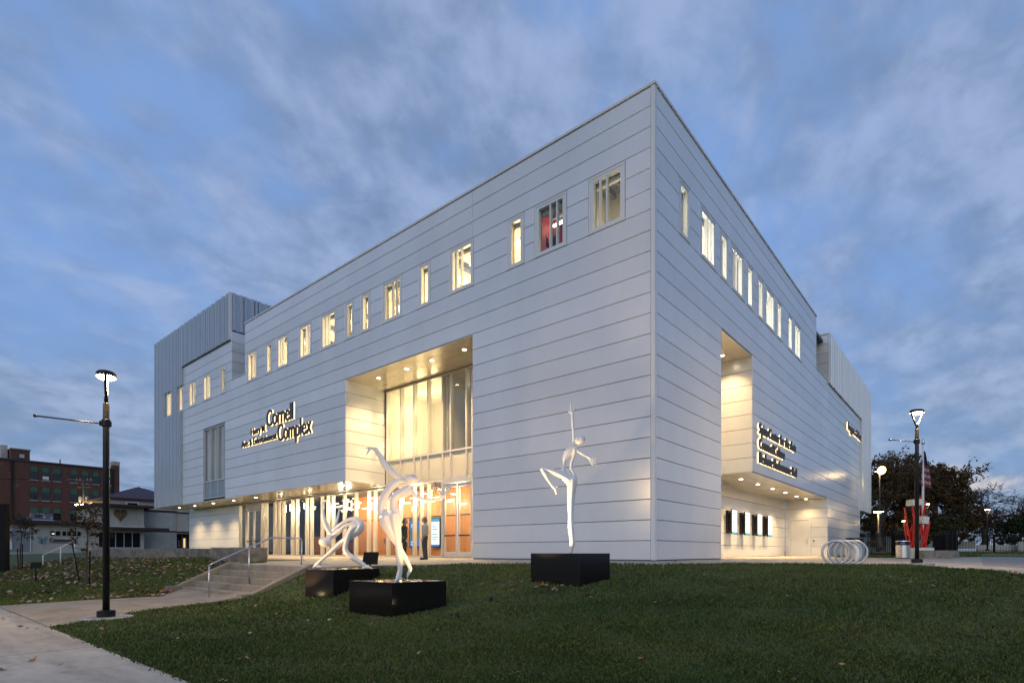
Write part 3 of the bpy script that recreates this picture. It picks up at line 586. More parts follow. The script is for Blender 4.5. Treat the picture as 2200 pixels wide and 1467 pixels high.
# upper foyer
iw('interior_wall', (-17.0, 6.0, 5.1), (-12.35, 6.1, 9.1), 'inwhite'); iw('interior_wall', (-17.1, 2.75, 5.1), (-17.0, 6.1, 9.1), 'inwhite'); iw('interior_wall', (-12.45, 2.75, 5.1), (-12.35, 6.0, 9.1), 'inwhite')
iw('interior_wall', (-12.34, 5.2, 5.1), (-7.7, 5.3, 9.1), 'ingrey'); iw('ceiling', (-17.1, 2.75, 9.02), (-12.35, 6.1, 9.1), 'inwhite'); iw('ceiling', (-12.34, 2.75, 9.02), (-7.7, 5.3, 9.1), 'inwhite')
iw('interior_wall', (-14.55, 4.6, 5.1), (-14.40, 6.0, 9.02), 'inwhite')
iw('interior_floor', (-17.1, 2.75, 5.0), (-7.7, 6.1, 5.12), 'infloor'); iw('interior_wall', (-7.7, 2.75, 0), (-7.6, 6.1, 9.1), 'inwhite')
# lobby: wood wall, dark left half
iw('interior_floor', (-35.5, 2.62, -.1), (-7.7, 12, 0.02), 'infloor'); iw('ceiling', (-35.5, 2.75, 4.0), (-7.7, 12, 4.1), 'indark')
iw('interior_wall', (-35.5, 11.9, 0.02), (-25.0, 12, 4.0), 'ingrey'); iw('interior_wall', (-35.5, 2.75, 0.02), (-35.4, 12, 4.0), 'indark')
iw('interior_wall', (-25.1, 5.9, 0.02), (-25.0, 11.9, 4.0), 'wood')
for x, h in ((-30.0, 1.1), (-33.0, 1.5)): iw('reception_desk', (x, 7.2, 0.02), (x + 1.8, 7.9, h), 'wood')
x = -25.0
while x < -7.75:
    w = min(0.60, -7.75 - x); mb = MB(); mb.box((x + .006, 5.90, 2.42), (x + w - .006, 5.98, 3.98)); mb.build('wood_panel', M['wood'], B)
    mb = MB(); mb.box((x + .006, 5.915, 0.04), (x + w - .006, 5.98, 2.34)); mb.build('wood_panel', M['wood'], B); x += w
iw('interior_wall', (-25.0, 5.985, 0.02), (-7.7, 6.05, 4.0), 'indark')
for x in (-22.4, -21.6, -9.9, -9.6): iw('pull_handle', (x, 5.86, .85), (x + .03, 5.90, 1.15), 'black')
# ------------------------------------------------------------------ lights of the building
def downlight(x, y, z, e, spot=R(120), blend=.8):
    mb = MB(); mb.lathe((x, y, z - .006), [(.115, 0), (.115, .004), (.09, .004), (.09, .0055)], 16); o = mb.build('downlight', M['whitepaint'], B)
    mb = MB(); mb.lathe((x, y, z - .010), [(.088, 0), (.088, .0035)], 16); mb.build('diffuser', M['downglow'], o)
    l = lamp('downlight_lamp', 'SPOT', (x, y, z - .03), e, (1, .66, .30), None, spot_size=spot, spot_blend=blend, shadow_soft_size=.06); l.parent = o
for x in (-42.2, -39.0, -35.5, -32.1, -28.8, -25.4, -22.0, -18.6): downlight(x, 0.92, 3.885, 900)
for x in (-15.4, -13.2, -11.4, -9.3): downlight(x, 0.9, 9.05, 1200)
for y in (11.8, 14.5, 17.2, 19.9, 22.6): downlight(-1.15, y, 3.84, 1150)
downlight(-1.15, 25.1, 3.84, 260)
downlight(-1.0, 8.8, 9.03, 800); downlight(-1.7, 7.2, 9.03, 600)
def pt(loc, e, col=(1, .76, .44), r=.15): return lamp('room_light', 'POINT', loc, e, col, B, shadow_soft_size=r)
for x in (-7.2, -10.4, -13.6, -16.8, -20, -23.2, -26.6): pt((x, 2.3, 11.5), 620, (1, .66, .30), .35)
for x in (-33, -37, -41): pt((x, 2.3, 11.5), 560, (1, .66, .30), .35)
pt((-3.9, 1.9, 12.7), 26); pt((-1.5, 1.2, 11.6), 45)
for y in (4, 8, 12, 16, 20): pt((-1.9, y, 11.5), 520, (1, .86, .66))
pt((-33.2, .8, 7.5), 10, (1, .8, .55))
for x in (-16.0, -14.9, -13.3):
    for z in (6.3, 8.2): pt((x, 4.0, z), 52, (1, .72, .38), .3)
pt((-10.2, 3.6, 8.6), 12, (1, .85, .65))
for x in (-23.5, -20, -16.5, -13, -9.8): pt((x, 4.2, 3.2), 460, (1, .74, .42), .3)
for x in (-32.5, -28.5): pt((x, 4.5, 3.3), 140, (1, .74, .42), .3)
# ================================================================== lettering
def text_mesh(s, extrude=0.0, offset=0.0):
    c = bpy.data.curves.new('t', 'FONT'); c.body = s; c.size = 1.0; c.extrude = extrude; c.offset = offset; c.resolution_u = 4
    o = bpy.data.objects.new('t', c); COL.objects.link(o); bpy.context.view_layer.update()
    dg = bpy.context.evaluated_depsgraph_get(); me = bpy.data.meshes.new_from_object(o.evaluated_get(dg))
    bpy.data.objects.remove(o); V = np.array([v.co[:] for v in me.vertices]); F = [tuple(p.vertices) for p in me.polygons]; bpy.data.meshes.remove(me); return V, F
def glyphs(V, F):
    par = list(range(len(V)))
    def fd(i):
        while par[i] != i: par[i] = par[par[i]]; i = par[i]
        return i
    for f in F:
        for a in f[1:]: par[fd(a)] = fd(f[0])
    root = [fd(i) for i in range(len(V))]; g = {}
    for i, r in enumerate(root): g.setdefault(r, []).append(i)
    isl = sorted([(V[ix, 0].min(), V[ix, 0].max(), set(ix)) for ix in g.values()], key=lambda q: q[0]); outl = []
    for a, b, ix in isl:
        if outl and a < outl[-1][1] - 0.35 * min(b - a, outl[-1][1] - outl[-1][0]): outl[-1] = (outl[-1][0], max(b, outl[-1][1]), outl[-1][2] | ix)
        else: outl.append((a, b, ix))
    res = []
    for a, b, ix in outl:
        mp = {v: i for i, v in enumerate(sorted(ix))}; res.append((V[sorted(ix)], [tuple(mp[v] for v in f) for f in F if f[0] in ix]))
    return res
def sign_line(root, fr, txt, a0, a1, base, cap, m='letter', halo=True, n0=0.042, n1=0.12, bold=0.004, name='letter'):
    V, F = text_mesh(txt, 0.5, bold); x0, x1 = V[:, 0].min(), V[:, 0].max(); sx = (a1 - a0) / (x1 - x0); sz = cap / 0.70
    for gv, gf in glyphs(V, F):
        def put(vv, na, nb): return [fr.P(a0 + (x - x0) * sx, base + y * sz, na + (z + .5) * (nb - na)) for x, y, z in vv]
        mb = MB(); mb.add(put(gv, n0, n1), gf); o = mb.build(name, M[m], root)
        if halo: mb = MB(); mb.add(put(gv, 0.018, 0.030), gf); mb.build('halo_light', M['halo'], o)
sg = thing('building_sign', 'dark halo-lit letters naming the complex, left of the tall entrance recess', 'sign', FL.P(-24, 7, .1))
def at_parent(root):            # children are built in world space
    return Matrix.Translation(root.location).inverted()
def fixp(root):
    bpy.context.view_layer.update()
    for c in root.children: c.matrix_parent_inverse = root.matrix_world.inverted()
sign_line(sg, FL, 'Cornell', -25.2, -22.05, 7.85, 0.98); sign_line(sg, FL, 'Complex', -23.85, -20.1, 6.80, 0.98)
sign_line(sg, FL, 'Harry M.', -27.25, -25.35, 7.62, 0.42, bold=.002); sign_line(sg, FL, 'Arts & Entertainment', -28.55, -23.97, 6.98, 0.42, bold=.002); fixp(sg)
sg = thing('building_sign', 'three lines of dark halo-lit letters beside the tall narrow recess on the right face', 'sign', FR_.P(13, 5, .1))
sign_line(sg, FR_, 'Spiva Center for the Arts', 10.5, 17.0, 5.70, 0.50, bold=.002); sign_line(sg, FR_, 'Connect2Culture', 10.5, 14.75, 5.02, 0.50, bold=.002); sign_line(sg, FR_, 'Beshore Performance Hall', 10.5, 17.2, 4.36, 0.50, bold=.002); fixp(sg)
sg = thing('building_sign', 'small halo-lit letters high at the far end of the right face', 'sign', FR_.P(36, 9.5, .1))
sign_line(sg, FR_, 'Leggett & Platt', 32.9, 38.9, 9.65, 0.62, bold=.002); fixp(sg)
# ================================================================== display screens on the right recess wall
FB = Fr((-2.65, 0, 0), (0, 1, 0), (1, 0, 0))
nm = ['nearest the corner of the building', 'second from the left, tilted away from the wall', 'third from the left, hanging lowest', 'nearest the white service door']
for i, y in enumerate((13.9, 16.1, 18.35, 20.5)):
    t = thing('display_screen', 'lit upright poster screen ' + nm[i], 'screen', FB.P(y + .4, 1.9, .1), 0, 'poster screens on the right recess wall')
    mb = MB(); FB.box(mb, y + .12, y + .72, 1.30, 2.52, .003, .13); mb.build('wall_box', M['black'], t)
    mb = MB(); FB.box(mb, y, y + .84, 1.24, 2.56, .30, .36); FB.box(mb, y + .2, y + .6, 1.4, 2.4, .13, .30); mb.build('casing', M['black'], t)
    mb = MB(); FB.box(mb, y + .03, y + .81, 1.36, 2.53, .361, .364); mb.build('display', M['screen_w'], t)
    mb = MB(); FB.box(mb, y + .03, y + .81, 1.265, 1.355, .361, .364); mb.build('footer_band', M['screen_c'], t)
    for k, (q0, q1) in enumerate(((2.35, .6), (2.1, .45), (1.85, .5), (1.65, .3))):
        mb = MB(); FB.box(mb, y + .1, y + .1 + q1, q0, q0 + .035, .3645, .3655); mb.build('print_line', M['screen_d'], t)
    fixp(t)
# lobby screens on the wood wall
FW_ = Fr((0, 5.90, 0), (1, 0, 0), (0, -1, 0))
for (a0, a1, kind, lb) in ((-18.98, -17.92, 'b', 'blue lobby poster screen between the two standing people'), (-17.0, -16.2, 'w', 'white lobby poster screen behind the man in the striped shirt'), (-20.5, -19.7, 'w', 'white lobby poster screen partly hidden by the tall dancer sculpture')):
    t = thing('display_screen', lb, 'screen', FW_.P((a0 + a1) / 2, 1.4, 0))
    mb = MB(); FW_.box(mb, a0, a1, .55, 2.30, .01, .12); mb.build('casing', M['black'], t)
    if kind == 'b':
        for z0, z1, m in ((1.62, 2.22, 'screen_b'), (1.05, 1.62, 'screen_d'), (.62, 1.05, 'screen_b')): mb = MB(); FW_.box(mb, a0 + .06, a1 - .06, z0, z1, .121, .125); mb.build('display', M[m], t)
        for z0, w in ((1.92, .3), (1.80, .5), (.86, .45), (.72, .5)): mb = MB(); FW_.box(mb, a0 + .2, a0 + .2 + w, z0, z0 + .06, .126, .128); mb.build('print_line', M['screen_w'], t)
    else:
        mb = MB(); FW_.box(mb, a0 + .05, a1 - .05, .72, 2.06, .121, .125); mb.build('display', M['screen_w'], t)
        mb = MB(); FW_.box(mb, a0 + .05, a1 - .05, 2.06, 2.24, .121, .125); mb.build('header_band', M['screen_c'], t)
        mb = MB(); FW_.box(mb, a0 + .05, a1 - .05, .62, .72, .121, .125); mb.build('footer_band', M['screen_b'], t)
        for z0, w in ((1.75, .3), (1.6, .45), (1.3, .4), (1.15, .5), (1.0, .35)): mb = MB(); FW_.box(mb, a0 + .14, a0 + .14 + w, z0, z0 + .035, .126, .128); mb.build('print_line', M['screen_d'], t)
    fixp(t)
# round number sign
t = thing('number_sign', 'round white sign with the number 2 on the lobby wood wall', 'sign', FW_.P(-18.6, 2.9, .1))
mb = MB(); c = FW_.P(-18.6, 2.88, .02); mb.tube([c, c + np.array([0, -.03, 0])], .27, 24); mb.build('rim', M['hvac'], t)
mb = MB(); mb.tube([c + np.array([0, -.032, 0]), c + np.array([0, -.045, 0])], .23, 24); mb.build('disc', M['whitepaint'], t)
sign_line(t, FW_, '2', -18.70, -18.50, 2.75, .26, 'black', False, .068, .075, 0.0, 'numeral'); fixp(t)
# door number in the glazing
t = thing('door_number', 'small white number 212 on the glass above the entrance doors', 'sign', FG.P(-13.0, 3.4, .05))
sign_line(t, FG, '212', -13.25, -12.75, 3.38, .14, 'whitepaint', False, -.058, -.052, 0.0, 'numeral'); fixp(t)
t = thing('picture', 'framed landscape picture on the grey wall of the upper foyer', 'picture', (-10.9, 5.19, 7.1))
mb = MB(); mb.box((-11.7, 5.14, 6.45), (-10.6, 5.19, 7.5)); mb.build('frame', M['letter'], t); mb = MB(); mb.box((-11.6, 5.13, 6.55), (-10.7, 5.14, 7.4)); mb.build('mount', M['whitepaint'], t); mb = MB(); mb.box((-11.45, 5.12, 6.75), (-10.85, 5.13, 7.25)); mb.build('print', mat('picture_print', (0.35, 0.2, 0.13), .7, 0, .5, 4), t); fixp(t)
# exit signs (lit)
t = thing('exit_sign', 'small green lit exit sign inside the far left lobby door', 'sign', (-33.9, 4.0, 3.1)); mb = MB(); mb.box((-34.1, 4.0, 3.05), (-33.8, 4.04, 3.22)); mb.build('face', emis('exit_green', (.15, 1, .45), 5), t); fixp(t)
# ================================================================== lobby chandeliers
lb = ['above the tall doors', 'right of the tall dancer sculpture', 'behind the tall dancer sculpture', 'above the bending dancer sculpture', 'left of the bending dancer sculpture', 'in the dim left half of the lobby']
rg = random.Random(11)
for i, cx in enumerate((-14.6, -17.5, -20.0, -22.8, -25.3, -28.4)):
    t = thing('chandelier', 'cluster of glowing straight tubes hanging ' + lb[i], 'light', (cx, 4.0, 3.2), 0, 'tube chandeliers in the lobby')
    for k in range(13 if i < 5 else 8):
        x = cx + rg.uniform(-1.0, 1.0); y = 3.9 + rg.uniform(-.7, 1.2); z = rg.uniform(2.85, 3.75); q = rg.choice('xxxyzz'); l = rg.uniform(.35, .65)
        dv = dict(x=(l, 0, 0), y=(0, l, 0), z=(0, 0, min(l, .5)))[q]
        if q == 'z': z = rg.uniform(2.8, 3.3)
        mb = MB(); mb.tube([(x, y, z), (x + dv[0], y + dv[1], z + dv[2])], .032, 6); mb.build('tube', M['tubeglow'], t)
    mb = MB(); mb.tube([(cx, 4.0, 3.4), (cx, 4.0, 3.99)], .012, 5); mb.build('rod', M['black'], t); fixp(t)
# upstairs lamps
for (x, y, z, s, l) in ((-9.75, 1.2, 12.3, .26, 'large glowing round pendant in the triple window above the entrance recess'), (-14.45, 1.4, 12.45, .17, 'glowing pendant in the triple window left of the entrance recess')):
    t = thing('pendant_lamp', l, 'light', (x, y, z)); mb = MB(); mb.lathe((x, y, z - .12), [(.02, 0), (s * .8, .03), (s, .12), (s * .8, .2), (.03, .24)], 16); mb.build('globe', emis('pendant_glow', (1, .85, .55), 7), t, True)
    mb = MB(); mb.tube([(x, y, z + .1), (x, y, 13.42)], .01, 5); mb.build('cord', M['black'], t); fixp(t)
t = thing('tube_lamp', 'bright tube lamp across the red room window upstairs', 'light', (-4.5, 1.3, 12.9)); mb = MB(); mb.tube([(-4.95, 1.5, 13.02), (-4.25, 1.2, 12.82)], .055, 8); mb.build('tube', emis('tube_bright', (1, .85, .6), 12), t); mb = MB(); mb.tube([(-4.6, 1.35, 12.95), (-4.6, 1.35, 13.43)], .01, 5); mb.build('cord', M['black'], t); fixp(t)
rg = random.Random(3)
for i, (x, z0) in enumerate(((-22.85, 12.5), (-20.6, 12.1), (-20.55, 12.5), (-18.0, 12.3), (-23.1, 12.25))):
    t = thing('pendant_lamp', ['small bare bulb pendant in the third lit window from the left of the main roofline', 'lower bulb pendant in the fourth triple window from the left', 'upper bulb pendant in the fourth triple window from the left', 'single bulb pendant in the triple window left of two narrow windows', 'low bulb pendant beside another in a narrow triple window'][i], 'light', (x, .8, z0)); mb = MB(); mb.lathe((x, .8, z0), [(.01, -.07), (.06, -.03), (.06, .03), (.01, .07)], 10); mb.build('bulb', emis('bulb_glow', (1, .88, .62), 9), t)
    mb = MB(); mb.tube([(x, .8, z0 + .07), (x, .8, 13.42)], .008, 4); mb.build('cord', M['black'], t); fixp(t)
# ================================================================== smooth figures
def catmull(P, n=6):
    P = np.array(P, float); Q = np.vstack([2 * P[0] - P[1], P, 2 * P[-1] - P[-2]]); o = []
    for i in range(len(P) - 1):
        a, b, c, d = Q[i:i + 4]
        for t in np.linspace(0, 1, n, endpoint=False): o.append(.5 * ((2 * b) + (c - a) * t + (2 * a - 5 * b + 4 * c - d) * t * t + (3 * b - a - 3 * c + d) * t ** 3))
    o.append(P[-1]); return np.array(o)
def swept(mb, P, D, flat=.8, n=14, seg=6, pw=1.0):
    """closed tube: P rows (x, y, z, r); the cross-section is an ellipse, D = the flattened direction"""
    C = catmull(P, seg); p = C[:, :3]; r = np.maximum(C[:, 3], .004); D = np.array(D, float)
    vs = []; fs = []
    t0 = (p[1] - p[0]); t0 /= np.linalg.norm(t0) + 1e-9; t1 = (p[-1] - p[-2]); t1 /= np.linalg.norm(t1) + 1e-9
    p = np.vstack([p[0] - t0 * r[0] * .75, p, p[-1] + t1 * r[-1] * .75]); r = np.r_[r[0] * .35, r, r[-1] * .35]
    for i in range(len(p)):
        t = p[min(i + 1, len(p) - 1)] - p[max(i - 1, 0)]; t /= np.linalg.norm(t) + 1e-9
        s = np.cross(D, t); ns = np.linalg.norm(s); s = s / ns if ns > .05 else np.array([1., 0, 0]); d = np.cross(t, s)
        for k in range(n):
            ca_, sa_ = math.cos(2 * math.pi * k / n), math.sin(2 * math.pi * k / n); vs.append(p[i] + r[i] * (s * math.copysign(abs(ca_) ** pw, ca_) + d * flat * math.copysign(abs(sa_) ** pw, sa_)))
    for i in range(len(p) - 1):
        for k in range(n): a = i * n + k; b = i * n + (k + 1) % n; fs.append((a, b, b + n, a + n))
    fs.append(tuple(range(n))[::-1]); fs.append(tuple((len(p) - 1) * n + k for k in range(n))); mb.add(vs, fs)
def ellipsoid(mb, c, ax, n=16):
    c = np.array(c, float); ax = np.array(ax, float); vs = [c + ax[2]]; fs = []
    for i in range(1, n // 2):
        th = math.pi * i / (n // 2); vs += [c + ax[2] * math.cos(th) + math.sin(th) * (ax[0] * math.cos(2 * math.pi * k / n) + ax[1] * math.sin(2 * math.pi * k / n)) for k in range(n)]
    vs.append(c - ax[2]); L = len(vs) - 1; m = n // 2 - 1
    for k in range(n):
        fs.append((0, 1 + k, 1 + (k + 1) % n)); fs.append((L, 1 + (m - 1) * n + (k + 1) % n, 1 + (m - 1) * n + k))
        for i in range(m - 1): a = 1 + i * n + k; b = 1 + i * n + (k + 1) % n; fs.append((a, a + n, b + n, b))
    mb.add(vs, fs)
def fuse(mb, name, m, parent, voxel, smooth=4, loc=None):
    o = mb.build(name, m, parent)
    r = o.modifiers.new('r', 'REMESH'); r.mode = 'VOXEL'; r.voxel_size = voxel; r.use_smooth_shade = True
    s = o.modifiers.new('s', 'SMOOTH'); s.iterations = smooth; s.factor = .5
    make_mesh_mod(o)
    if not o.data.materials: o.data.materials.append(m)
    o.data.polygons.foreach_set('use_smooth', [True] * len(o.data.polygons)); return o
class View:
    g = 1.14                      # sculptor's drawing plane: x to the right of the viewer, y down, in drawing units
    def __init__(s, foot, fxy, k): s.O = np.array(foot, float); s.f = fxy; s.k = k
    def p(s, x, y, v=0): return s.O + (RT * (x - s.f[0]) - UP * (y - s.f[1]) + FW * v) * s.k
    def chain(s, mb, P, flat=.8):
        swept(mb, [tuple(s.p(q[0], q[1], q[3] if len(q) > 3 else 0)) + (q[2] * s.k * s.g,) for q in P], FW, flat * .88, 16, 6, 1.6)
    def egg(s, mb, c, a, b, d, ang, v=0):
        ca, sa = math.cos(ang), math.sin(ang); ellipsoid(mb, s.p(c[0], c[1], v), [(RT * ca + UP * sa) * a * s.k, FW * d * s.k, (-RT * sa + UP * ca) * b * s.k])
PL = []
def plinth(L_, Nn, R_, ztop, zb, label):      # granite box from three plan corners
    L_, Nn, R_ = (np.array(q[:2], float) for q in (L_, Nn, R_)); u = L_ - Nn; w = R_ - Nn; w = w - u * np.dot(u, w) / np.dot(u, u) * .08
    PL.append([Nn, Nn + u, Nn + u + w, Nn + w]); mb = MB(); mb.obox((Nn[0], Nn[1], zb), (u[0], u[1], 0), (w[0], w[1], 0), (0, 0, ztop - zb))
    o = mb.build('plinth', M['granite']); tag(o, label, 'plinth', 'black granite plinths on the lawn')
    bv = o.modifiers.new('b', 'BEVEL'); bv.width = .008; bv.segments = 2; make_mesh_mod(o); return Nn + (u + w) / 2
a_ = lambda px, py, d: at(px, py, d)
c1 = plinth(a_(656, 1222, 13.9), a_(716, 1224, 13.4), a_(815, 1220, 15.0), -.145, -1.0, 'black granite plinth under the bending dancer, beside the steps')
c2 = plinth(a_(750, 1246, 11.45), a_(842, 1251, 10.75), a_(962, 1245, 11.45), -.305, -1.15, 'foremost black granite plinth, under the tall twisting dancer')
c3 = plinth(a_(1140, 1188, 12.2), a_(1245, 1190, 11.6), a_(1313, 1188, 12.25), .262, -.75, 'black granite plinth under the dancer on one leg, nearest the wall')
# --- dancer on one leg
ft = np.r_[a_(1227, 1187, 12.0)[:2], .262]; v = View(ft, (413, 1164), 12.0 / 1188.5 / 3.258)
mb = MB()
v.chain(mb, [(413, 1158, 9), (416, 1125, 15), (421, 1085, 19), (418, 1055, 17), (412, 980, 20), (410, 900, 18.5), (411, 820, 23), (415, 740, 27), (419, 680, 33), (422, 650, 32)], .85)
v.chain(mb, [(420, 670, 32), (438, 645, 18), (428, 610, 15), (411, 572, 12), (416, 530, 11), (430, 485, 13), (437, 448, 18), (425, 425, 18)], .9)
v.chain(mb, [(405, 672, 26), (382, 640, 26), (362, 600, 20), (360, 560, 15), (364, 520, 15), (373, 490, 19), (398, 450, 24), (425, 422, 20)], .9)
v.chain(mb, [(400, 655, 28), (345, 622, 24, -6), (285, 597, 19, -20), (230, 582, 15, -34), (206, 580, 13, -40)], .9)
v.chain(mb, [(206, 580, 13, -40), (228, 615, 15, -36), (252, 658, 11, -30), (278, 695, 10, -26), (296, 712, 12, -24), (305, 735, 9, -22), (307, 756, 4, -20)], .9); v.chain(mb, [(292, 706, 10, -26), (316, 700, 6, -26)])
v.chain(mb, [(422, 428, 16), (432, 408, 10), (446, 396, 11), (456, 388, 14)])
v.egg(mb, (476, 371), 42, 31, 34, R(40)); v.chain(mb, [(457, 375, 6, -30), (452, 386, 4, -28)])
v.chain(mb, [(424, 425, 16), (430, 385, 9), (428, 310, 9.5), (423, 240, 10.5), (421, 200, 10), (420, 178, 14)], .8)
for f in ([(414, 172, 8), (410, 145, 7), (408, 105, 3)], [(429, 172, 8), (434, 148, 6), (437, 117, 3)], [(408, 182, 7), (398, 174, 7), (396, 165, 4)]): v.chain(mb, f)
v.chain(mb, [(432, 432, 17), (462, 450, 12), (500, 474, 9.5), (526, 488, 9), (548, 500, 12)], .8)
for f in ([(550, 496, 6), (572, 500, 5), (594, 503, 3)], [(552, 502, 6), (575, 512, 5), (593, 518, 3)], [(552, 506, 6), (574, 525, 5), (589, 546, 3)], [(546, 508, 6), (560, 528, 5), (575, 552, 3)], [(540, 508, 6), (548, 525, 5), (560, 548, 3)]): v.chain(mb, f)
st = fuse(mb, 'dancer_sculpture', M['statue'], None, .0085, 2); tag(st, 'glossy white dancer sculpture standing on one leg with an arm straight up', 'sculpture', 'white dancer sculptures')
# --- tall twisting dancer
ft = np.r_[a_(854, 1243, 11.2)[:2], -.305]; v = View(ft, (760, 1118), 11.2 / 1188.5 / 3.5775)
mb = MB()
v.chain(mb, [(748, 1112, 10), (762, 1100, 18), (772, 1070, 20), (780, 1030, 18), (779, 980, 20), (773, 920, 24), (765, 850, 24), (755, 780, 30), (745, 710, 40), (738, 650, 46), (735, 600, 44)], .75); v.chain(mb, [(770, 1095, 15), (795, 1100, 8)])
v.chain(mb, [(833, 1093, 4), (842, 1065, 11), (857, 1025, 15), (846, 990, 16), (822, 940, 17), (790, 885, 19), (755, 825, 24), (715, 745, 38), (680, 675, 48), (665, 620, 46)], .55)
v.chain(mb, [(690, 670, 50), (648, 610, 36, 6), (632, 555, 30, 10), (650, 485, 34, 12), (695, 415, 33, 10), (740, 365, 26, 4), (790, 340, 18)], .5)
v.chain(mb, [(738, 650, 46), (738, 590, 38), (728, 535, 27), (733, 482, 28), (775, 445, 30), (815, 420, 26), (845, 395, 18), (848, 370, 14)], .6)
v.chain(mb, [(735, 470, 25), (800, 440, 36), (850, 425, 30), (868, 430, 20)], .45)
v.chain(mb, [(785, 340, 16), (815, 350, 15), (840, 365, 16), (856, 355, 18)], .8)
v.egg(mb, (868, 332), 46, 37, 34, R(-14)); v.chain(mb, [(890, 335, 24), (912, 342, 12), (921, 345, 5)]); v.egg(mb, (872, 318), 5, 5, 6, 0, -32)
v.chain(mb, [(820, 345, 14), (775, 320, 18), (725, 290, 24), (685, 250, 25), (650, 200, 22), (622, 150, 18), (595, 112, 14), (560, 97, 9), (520, 94, 5), (486, 94, 3)], .4)
for f in ([(556, 98, 6), (540, 120, 5), (516, 160, 2)], [(592, 115, 6), (592, 145, 4), (586, 185, 2)], [(545, 97, 5), (530, 118, 4), (519, 143, 2)]): v.chain(mb, f)
v.chain(mb, [(848, 405, 24), (875, 440, 18), (905, 465, 13), (950, 483, 11), (1000, 493, 11), (1055, 490, 11), (1095, 478, 13), (1112, 462, 16)], .5)
for f in ([(1100, 470, 11), (1082, 440, 6), (1062, 412, 2)], [(1116, 462, 13), (1145, 425, 9), (1165, 402, 5), (1181, 388, 2)], [(1120, 455, 10), (1140, 415, 7), (1130, 385, 4), (1120, 368, 2)], [(1128, 450, 10), (1146, 412, 6), (1138, 384, 2)]): v.chain(mb, f, .5)
st = fuse(mb, 'dancer_sculpture', M['statue'], None, .0085, 2); tag(st, 'tall glossy white twisting dancer sculpture with arms flung wide on the foremost plinth', 'sculpture', 'white dancer sculptures')
# --- bending dancer
ft = np.r_[a_(735, 1221, 14.0)[:2], -.145]; v = View(ft, (524, 1334), 14.0 / 1188.5 / 6.988); v.g = 1.08
mb = MB()
v.chain(mb, [(85, 1318, 12), (120, 1290, 26), (165, 1245, 28), (215, 1195, 24), (270, 1148, 26), (350, 1080, 32), (430, 1005, 36), (510, 940, 42), (600, 880, 46), (700, 800, 58), (775, 730, 72), (800, 660, 62)], .8); v.chain(mb, [(150, 1300, 26), (215, 1300, 20)])
v.chain(mb, [(800, 690, 62), (770, 625, 52), (710, 590, 40), (640, 590, 30), (570, 620, 26), (500, 665, 28), (440, 715, 30), (380, 770, 34), (345, 820, 34)], .8)
v.chain(mb, [(790, 690, 50), (700, 655, 34, -24), (630, 668, 26, -28), (560, 700, 26, -26), (500, 755, 34, -18), (440, 790, 46), (380, 830, 44), (345, 865, 34)], .8)
v.chain(mb, [(760, 690, 60), (690, 730, 56, -30), (645, 800, 46, -40), (615, 880, 38, -44), (597, 950, 36, -46), (585, 1020, 38, -48), (605, 1085, 40, -48), (660, 1140, 40, -46), (740, 1190, 36, -42), (820, 1240, 31, -36), (875, 1280, 28, -34)], .8)
v.chain(mb, [(835, 1318, 14, -30), (880, 1300, 26, -32), (930, 1305, 22, -34), (992, 1324, 8, -36)], .8)
v.chain(mb, [(370, 815, 44), (330, 760, 42, -10), (292, 690, 37, -16), (262, 600, 34, -18), (245, 520, 28, -18), (238, 450, 25, -16), (233, 390, 22, -14), (228, 345, 24, -12)], .75)
for f in ([(228, 340, 18, -12), (270, 312, 14, -12), (322, 290, 5, -12)], [(225, 345, 16, -12), (205, 325, 7, -12)], [(235, 345, 16, -12), (275, 322, 10, -16), (310, 305, 4, -18)]): v.chain(mb, f)
v.chain(mb, [(385, 775, 30, 30), (400, 700, 26, 36), (430, 610, 22, 40), (452, 530, 18, 42), (465, 450, 13, 42), (472, 405, 15, 42)], .8)
for f in ([(472, 405, 12, 42), (520, 395, 9, 42), (575, 372, 4, 42)], [(470, 400, 12, 42), (468, 365, 5, 42)], [(474, 410, 12, 42), (515, 405, 8, 46), (545, 395, 4, 48)]): v.chain(mb, f)
v.chain(mb, [(350, 860, 34), (325, 895, 28), (300, 915, 34)])
v.egg(mb, (268, 932), 98, 76, 74, R(-14)); v.chain(mb, [(300, 985, 24), (340, 990, 12), (352, 982, 6)])
st = fuse(mb, 'dancer_sculpture', M['statue'], None, .008, 2); tag(st, 'glossy white bending dancer sculpture with arms thrown up behind, left plinth', 'sculpture', 'white dancer sculptures')
# plaques
def plaque(px, py, d, w, h, zr, label, tilt=.5):
    p = at(px, py, d); g = Hs(p[0], p[1]); t = thing('plaque', label, 'sign', (p[0], p[1], g)); P = np.array([p[0], p[1], 0])
    mb = MB(); mb.tube([(p[0], p[1], g - .05), (p[0], p[1], zr)], .022, 8); mb.build('post', M['fence'], t)
    n = -FW; bk = np.array([0, 0, 1.0]) * math.cos(tilt) + FW * math.sin(tilt); o = np.array([p[0], p[1], zr]) - RT * w / 2 + RT * .02 - bk * h * .35 - FW * .03
    mb = MB(); mb.obox(o, RT * w, bk * h, np.cross(RT, bk) * .02); mb.build('board', M['fence'], t); fixp(t)
plaque(795, 1207, 16.0, .44, .40, .05, 'black tilted plaque on a post behind the bending dancer')
plaque(77, 1218, 19.5, .34, .22, -.22, 'low black plaque on the leafy bank beside the far handrail', .3)
